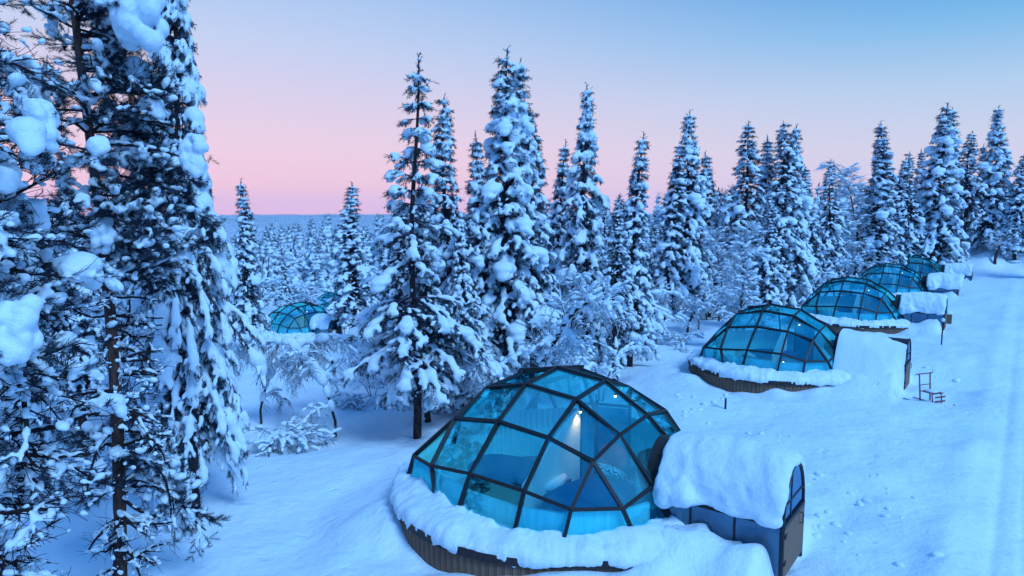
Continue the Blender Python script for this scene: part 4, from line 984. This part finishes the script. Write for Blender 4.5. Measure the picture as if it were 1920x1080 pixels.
# -- bowed birches and scrub
BW = 'bowed birches bent by snow'
def put(k, px, py, h, label, rz=None, w=1., group=BW, name='bowed_birch', cat='tree', mirror=False):
    P = ground_px(px, py); return tree(k, P[0], P[1], h, w, label, group=group, rz=rz, name=name, cat=cat, mirror=mirror)
put('arched', 628, 822, 4.1, 'bowed birch in front of the lone left igloo, twigs hanging to the snow', 3.0, 1.)
put('arched', 490, 795, 3.7, 'bowed birch leaning right below the lone left igloo', .3, 1.)
put('scrub', 540, 830, 1.9, 'snow-matted bush below the bowed birches', None, 1.3, name='snowy_bush', cat='bush')
put('scrub', 680, 760, 1.2, 'snow-matted bush left of the open-crowned pine', None, 1.3, name='snowy_bush', cat='bush')
def stand(k, px, py_top, Y, label, w=1., rz=None, name='frosted_birch'):
    zt = py_z(py_top, Y); x = px_x(px, Y, zt - 3); g = tz(x, Y); return tree(k, x, Y, zt - g, w, label, group=BW, rz=rz, name=name)
stand('crooked', 1000, 330, 21.0, 'tall crooked frosted birch in front of the central spruces', 1.0, 1.0)
stand('frost', 1075, 470, 22.5, 'thin frosted birch right of the tall crooked one', 1.1, 0)
stand('arched', 955, 560, 20.0, 'bowed birch arching over behind the front dome', 1.2, 2.9)
stand('clump', 1125, 520, 24.0, 'many-stemmed frosted birch beside the slim snow-laden spruce', 1.1, 2.)
stand('crooked', 880, 560, 21.0, 'frosted birch between the open-crowned pine and the front dome', 1.0, .5)
stand('clump', 1225, 520, 33.0, 'many-stemmed frosted birch at the right end of the central group', 1.2, 2.)
stand('crooked', 1290, 470, 38.0, 'crooked frosted birch left of the second igloo', 1.2, 1.4)
stand('crooked', 1420, 440, 42.0, 'crooked frosted birch above the second igloo', 1.2, 4.)
stand('frost', 1350, 400, 41.0, 'upright frosted birch above the second igloo', 1.2, 4.)
stand('crooked', 1525, 420, 50.0, 'crooked frosted birch above the third igloo', 1.2, 2.)
stand('clump', 700, 640, 25.0, 'many-stemmed frosted birch left of the open-crowned pine', 1.1, 1.)
put('arched', 1310, 620, 3.0, 'bowed birch left of the second igloo', 3.0, 1.3)
put('scrub', 1275, 650, 1.5, 'snow-matted bush left of the second igloo', None, 1.3, name='snowy_bush', cat='bush')
put('arched', 1370, 590, 3.2, 'bowed birch just behind the second igloo', .3, 1.3)
put('clump', 1330, 600, 4.4, 'multi-stemmed frosted birch behind the second igloo', 1, 1.1, name='frosted_birch')
put('arched', 1450, 560, 3.4, 'bowed birch left of the third igloo', 2.9, 1.4)
put('arched', 1585, 530, 3.4, 'bowed birch arching above the third igloo', .1, 1.4)
put('clump', 870, 745, 2.6, 'small frosted birch sapling left behind the front dome', None, .7, name='frosted_birch')
print('main trees', round(time.time() - T0, 1))
# -- the forest behind: individual trees, nearest first
rng = np.random.default_rng(77); fill = []
def clear(x, y):
    for ix, iy, iz in IGLOO:
        if hypot(x - ix, y - iy) < 5.2: return False
    # keep the igloo row, its fronts and the track open
    d = x * cos(radians(37)) - y * sin(radians(37)); s = x * sin(radians(37)) + y * cos(radians(37))
    return not (d > -10.5 and s < 74 and True)
SP = []
def try_put(x, y, md):
    for a, b in SP:
        if (a - x) ** 2 + (b - y) ** 2 < md * md: return False
    SP.append((x, y)); return True
for x, y, w in TREES: SP.append((x, y))
GR = 'trees of the forest behind the igloos'
kinds = ['dense', 'narrow', 'heavy', 'tall', 'frost', 'clump', 'tall', 'crooked', 'dense', 'crooked']
LAB = {'dense': 'snow-covered spruce', 'narrow': 'narrow snow-covered spruce', 'heavy': 'broad snow-laden spruce',
       'tall': 'snowy spruce with bare trunk', 'frost': 'frosted birch', 'crooked': 'crooked frosted birch', 'clump': 'many-stemmed frosted birch'}
NMK = {'crooked': 'frosted_birch', 'frost': 'frosted_birch', 'clump': 'frosted_birch'}
def sky_limit(px):   # highest allowed crown (photo y) for filler trees
    return np.interp(px, [-200, 380, 420, 560, 600, 690, 720, 1240, 1350, 1550, 1700, 1850, 2000], [300, 380, 478, 478, 478, 478, 375, 365, 345, 322, 312, 300, 300])
cnt = 0; tries = 0
while cnt < 244 and tries < 60000:
    tries += 1
    y = 26 + 100 * rng.random() ** 1.35; px = rng.uniform(-60, 1990); x = px_x(px, y, 0)
    if not clear(x, y): continue
    if px > 690 and px < 1150 and y < 27: continue
    if px < 700 and y < 36: continue
    if 430 < px < 740 and y < 62 and rng.random() < .93: continue
    if 150 < px < 430 and y < 50: continue
    if not try_put(x, y, 1.9 + y * .010): continue
    k = kinds[rng.integers(len(kinds))]; g = tz(x, y)
    hmax = py_z(sky_limit(px) + abs(rng.normal(0, 28)), y) - g
    h = min(rng.uniform(8, 14) if k not in ('frost', 'clump', 'crooked') else rng.uniform(4, 8), hmax)
    if h < 2.2: continue
    zone = ['behind the near pines', 'by the lone left igloo', 'behind the central spruces', 'behind the second igloo', 'behind the third igloo', 'behind the two farthest igloos', 'above the right-hand snow bank'][int(np.searchsorted([430, 700, 1240, 1450, 1620, 1780], px))]
    lab = ('distant ' if y > 75 else '') + ('tall ' if h > 9.5 else ('low ' if h < 6 else '')) + LAB[k] + ' ' + zone
    tree(k, x, y, h, float(rng.uniform(1.0, 1.35)) * (1.0 if h > 8 else (1.35 if h > 5 else 1.6)), lab, group=GR, name=NMK.get(k, 'snowy_spruce')); cnt += 1
print('fill', cnt, tries, round(time.time() - T0, 1))
# -- the wood that reads as one mass, out to the skyline ridge
lows = [conifer('far_a', 41, 11, 1.7, .06, 1.5, .0, .62, 5, .7, voxel=.17, spr=SPR_F, lod=1), conifer('far_b', 42, 10, 1.4, .06, 1.5, 0, .6, 5, .6, voxel=.17, spr=SPR_F, lod=1), conifer('far_c', 43, 9, 1.9, .05, 1.6, 0, .6, 5, .6, voxel=.17, spr=SPR_F, lod=1)]
def join_parts(name, parts):
    o = []; me = bpy.data.meshes.new(name); V = []; Fs = []; mi = []; n = 0; mats = []
    import bmesh
    bm = bmesh.new()
    for k, (pn, m) in enumerate(parts):
        if m is None: continue
        f0 = len(bm.faces); bm.from_mesh(m); bm.faces.ensure_lookup_table(); idx = len(mats); mats.append(m.materials[0])
        for f in bm.faces[f0:]: f.material_index = idx
    bm.to_mesh(me); bm.free()
    for m in mats: me.materials.append(m)
    return me
lowm = [join_parts('far_tree', p) for p in lows]; print([len(m.polygons) for m in lowm])
src = [bpy.data.objects.new('far_tree', m) for m in lowm]     # data only, used by the instancer
srcN = [bpy.data.objects.new('far_tree', join_parts('mid_tree', KIT[k][0])) for k in ()]
def forest_points():
    r = np.random.default_rng(5); out = []
    for y0, y1, n, a0, a1 in ((88, 170, 2200, -44, 44), (170, 420, 9000, -42, 40), (420, 1100, 20000, -36, 14), (1100, 2600, 42000, -34, 12), (2600, 4000, 24000, -34, 12)):
        R = np.sqrt(r.uniform(y0 ** 2, y1 ** 2, n)); A = np.radians(r.uniform(a0, a1, n)); X = R * np.sin(A); Y = R * np.cos(A)
        out.append(np.stack([X, Y, terr(X, Y)], 1))
    return np.concatenate(out)
FP = forest_points()
# keep the masses below the photographed skyline near the camera
me = bpy.data.meshes.new('forest_mass'); me.vertices.add(len(FP)); me.vertices.foreach_set('co', FP.astype(np.float32).ravel()); me.update()
at_ = me.attributes.new('sz', 'FLOAT', 'POINT'); rf_ = np.hypot(FP[:, 0], FP[:, 1]); at_.data.foreach_set('value', (np.interp(rf_, [0, 400, 1000, 1800, 4000], [1, 1, 1.25, 1.6, 1.9]) * (1 + .5 * vnoise(FP[:, 0] / 120, FP[:, 1] / 120, 61))).astype(np.float32))
fo = link('far_forest', me); tag(fo, 'endless snowy forest filling the valley and the ridge on the skyline', 'forest', kind='stuff')
ng = bpy.data.node_groups.new('plant_forest', 'GeometryNodeTree'); ng.interface.new_socket('Geometry', in_out='INPUT', socket_type='NodeSocketGeometry'); ng.interface.new_socket('Geometry', in_out='OUTPUT', socket_type='NodeSocketGeometry')
gi = ng.nodes.new('NodeGroupInput'); go = ng.nodes.new('NodeGroupOutput'); iop = ng.nodes.new('GeometryNodeInstanceOnPoints'); g2i = ng.nodes.new('GeometryNodeGeometryToInstance')
for s_ in src:
    oi = ng.nodes.new('GeometryNodeObjectInfo'); oi.inputs['Object'].default_value = s_; ng.links.new(oi.outputs['Geometry'], g2i.inputs[0])
ng.links.new(gi.outputs[0], iop.inputs['Points']); ng.links.new(g2i.outputs[0], iop.inputs['Instance']); iop.inputs['Pick Instance'].default_value = True
def rnd(tp, lo, hi, seed):
    n = ng.nodes.new('FunctionNodeRandomValue'); n.data_type = tp
    if tp == 'FLOAT_VECTOR': n.inputs[0].default_value = lo; n.inputs[1].default_value = hi; return n.outputs[0]
    n.inputs[2].default_value = lo; n.inputs[3].default_value = hi; return n.outputs[1]
ng.links.new(rnd('FLOAT_VECTOR', (-.04, -.04, 0), (.04, .04, 6.28), 1), iop.inputs['Rotation'])
rn = ng.nodes.new('FunctionNodeRandomValue'); rn.data_type = 'FLOAT_VECTOR'; rn.inputs[0].default_value = (.75, .75, .45); rn.inputs[1].default_value = (1.2, 1.2, .85); rn.inputs['Seed'].default_value = 3
na = ng.nodes.new('GeometryNodeInputNamedAttribute'); na.data_type = 'FLOAT'; na.inputs['Name'].default_value = 'sz'; vm_ = ng.nodes.new('ShaderNodeVectorMath'); vm_.operation = 'SCALE'; ng.links.new(rn.outputs[0], vm_.inputs[0]); ng.links.new(na.outputs[0], vm_.inputs[3]); ng.links.new(vm_.outputs[0], iop.inputs['Scale']); ng.links.new(iop.outputs[0], go.inputs[0])
md = fo.modifiers.new('plant', 'NODES'); md.node_group = ng
print('forest', round(time.time() - T0, 1))
#SMALL
# ================================================================== small things by the igloos
def kick_sled(P, rz, label):
    t = empty('kick_sled', P, rz)
    tag(t, label, 'kick sled', 'kick sleds')
    for s in (-1, 1):
        b = MB(); b.tube([(-.75, s * .22, .02), (.35, s * .22, .02), (.62, s * .22, .06), (.74, s * .22, .16)], .018, 6); b.build('runner', M['sledwood'], t, True)
        b = MB(); b.tube([(-.12, s * .22, .02), (-.20, s * .24, .98)], .022, 6); b.build('upright', M['sledwood'], t, True)
        b = MB(); b.tube([(.32, s * .2, .02), (.26, s * .2, .42)], .018, 6); b.build('seat_leg', M['sledwood'], t, True)
    b = MB(); b.tube([(-.20, -.36, .98), (-.20, .36, .98)], .02, 6); b.build('handlebar', M['sledwood'], t, True)
    b = MB(); b.tube([(-.16, -.24, .62), (-.16, .24, .62)], .014, 6); b.build('cross_rail', M['sledwood'], t, True)
    for k in range(5):
        b = MB(); b.box((-.10 + .1 * k, 0, .43), (.07, .46, .02)); b.build('slat', M['sledwood'], t)
    for k in range(2): b = MB(); b.box((.40, 0, .20 + .14 * k), (.02, .44, .05)); b.build('front_slat', M['sledwood'], t)
    v, f = soft_box((.3, .34, .06), puff=.5); b = MB(); b.add(v + np.array([.1, 0, .46]), f); b.build('snow_pad', M['snow'], t, True)
P = ground_px(1741, 752); kick_sled((P[0], P[1], tz(P[0], P[1]) - .12), radians(-70), 'reddish kick sled standing in the snow in front of the second igloo')
P = ground_px(655, 641); kick_sled((P[0], P[1], tz(P[0], P[1]) + .05), radians(-30), 'kick sled beside the entrance of the lone left igloo')
def snow_post(px, py, h, r, label, name='marker_post', cat='post', cap=.07, m='fascia', lantern=False):
    P = ground_px(px, py); t = empty(name, (P[0], P[1], tz(P[0], P[1]))); tag(t, label, cat)
    b = MB(); b.tube([(0, 0, -.3), (0, 0, h)], r, 8); b.build('post', M[m], t)
    if lantern:
        b = MB(); b.box((0, 0, h + .14), (.26, .26, .26)); b.box((0, 0, h + .28), (.32, .32, .03)); b.build('lantern_housing', M['frame'], t)
        b = MB(); b.box((0, 0, h + .12), (.20, .268, .14)); b.build('lantern_glass', M['glass_side'], t)
    v, f = soft_box((r * 2 + cap, r * 2 + cap, cap * 1.4), puff=.8); b = MB(); b.add(v + np.array([0, 0, h + (.32 if lantern else .02)]), f); b.build('snow_cap', M['snow'], t, True)
snow_post(1360, 768, .42, .035, 'short dark post with snow cap in front of the second igloo')
snow_post(628, 700, .25, .04, 'low dark path lantern on a post below the lone left igloo', 'path_lantern', 'lantern', lantern=True)
snow_post(1765, 648, 1.15, .03, 'thin dark pole standing in snow in front of the third igloo')
snow_post(1402, 648, .8, .02, 'thin stake between trees behind the second igloo')
def crate(P, sz, label):
    t = empty('wooden_box', P, RZ); tag(t, label, 'box')
    for k in range(4):
        b = MB(); b.box((0, 0, sz * (.13 + k * .25)), (sz * .9, sz * .9, sz * .22)); b.build('plank', M['panel'], t)
    v, f = soft_box((sz, sz, .14), puff=.6); b = MB(); b.add(v + np.array([0, 0, sz + .03]), f); b.build('snow_cap', M['snow'], t, True)
P = ground_px(1774, 606); crate((P[0], P[1], tz(P[0], P[1])), .55, 'brown wooden box beside the third igloo entrance')
# crumbled snow by the front igloo and the entrance
def lumps(name, pts, label, seed):
    r = np.random.default_rng(seed); bl = []
    for px, py, n, sp, s in pts:
        P = ground_px(px, py)
        for _ in range(n):
            x = P[0] + r.normal(0, sp); y = P[1] + r.normal(0, sp); q = s * r.uniform(.4, 1.2); bl.append((np.array([x, y, tz(x, y) + q * .1]), E3(q * r.uniform(.8, 1.6), q, q * .6, r.uniform(0, 3))))
    o = link(name, snow_mesh(name, bl, .035, M['snow'], 2, .01, 8., ICO1, seed)); tag(o, label, 'snow', kind='stuff')
lumps('snow_lumps', [(1570, 1000, 12, .5, .09), (1600, 900, 10, .6, .08), (1720, 700, 14, .8, .12), (1320, 770, 14, .8, .1), (1640, 960, 8, .4, .07), (1440, 820, 8, .4, .08)], 'loose crumbled snow lumps around the front igloo', 3)
print('done', round(time.time() - T0, 1))

# ================================================================== cold air
hb = MB(); hb.box((0, 2400, -10), (9600, 6400, 228))
hm = bpy.data.materials.new('cold_air'); hm.use_nodes = True; t_ = hm.node_tree; t_.nodes.clear(); o_ = t_.nodes.new('ShaderNodeOutputMaterial'); v_ = t_.nodes.new('ShaderNodeVolumePrincipled')
v_.inputs['Density'].default_value = .00006; v_.inputs['Color'].default_value = (.9, .9, 1, 1); v_.inputs['Anisotropy'].default_value = .2
t_.links.new(v_.outputs[0], o_.inputs['Volume'])
ho = hb.build('haze', hm); tag(ho, kind='stuff'); ho['label'] = 'thin pale winter haze over the valley'
cy.volume_bounces = 1
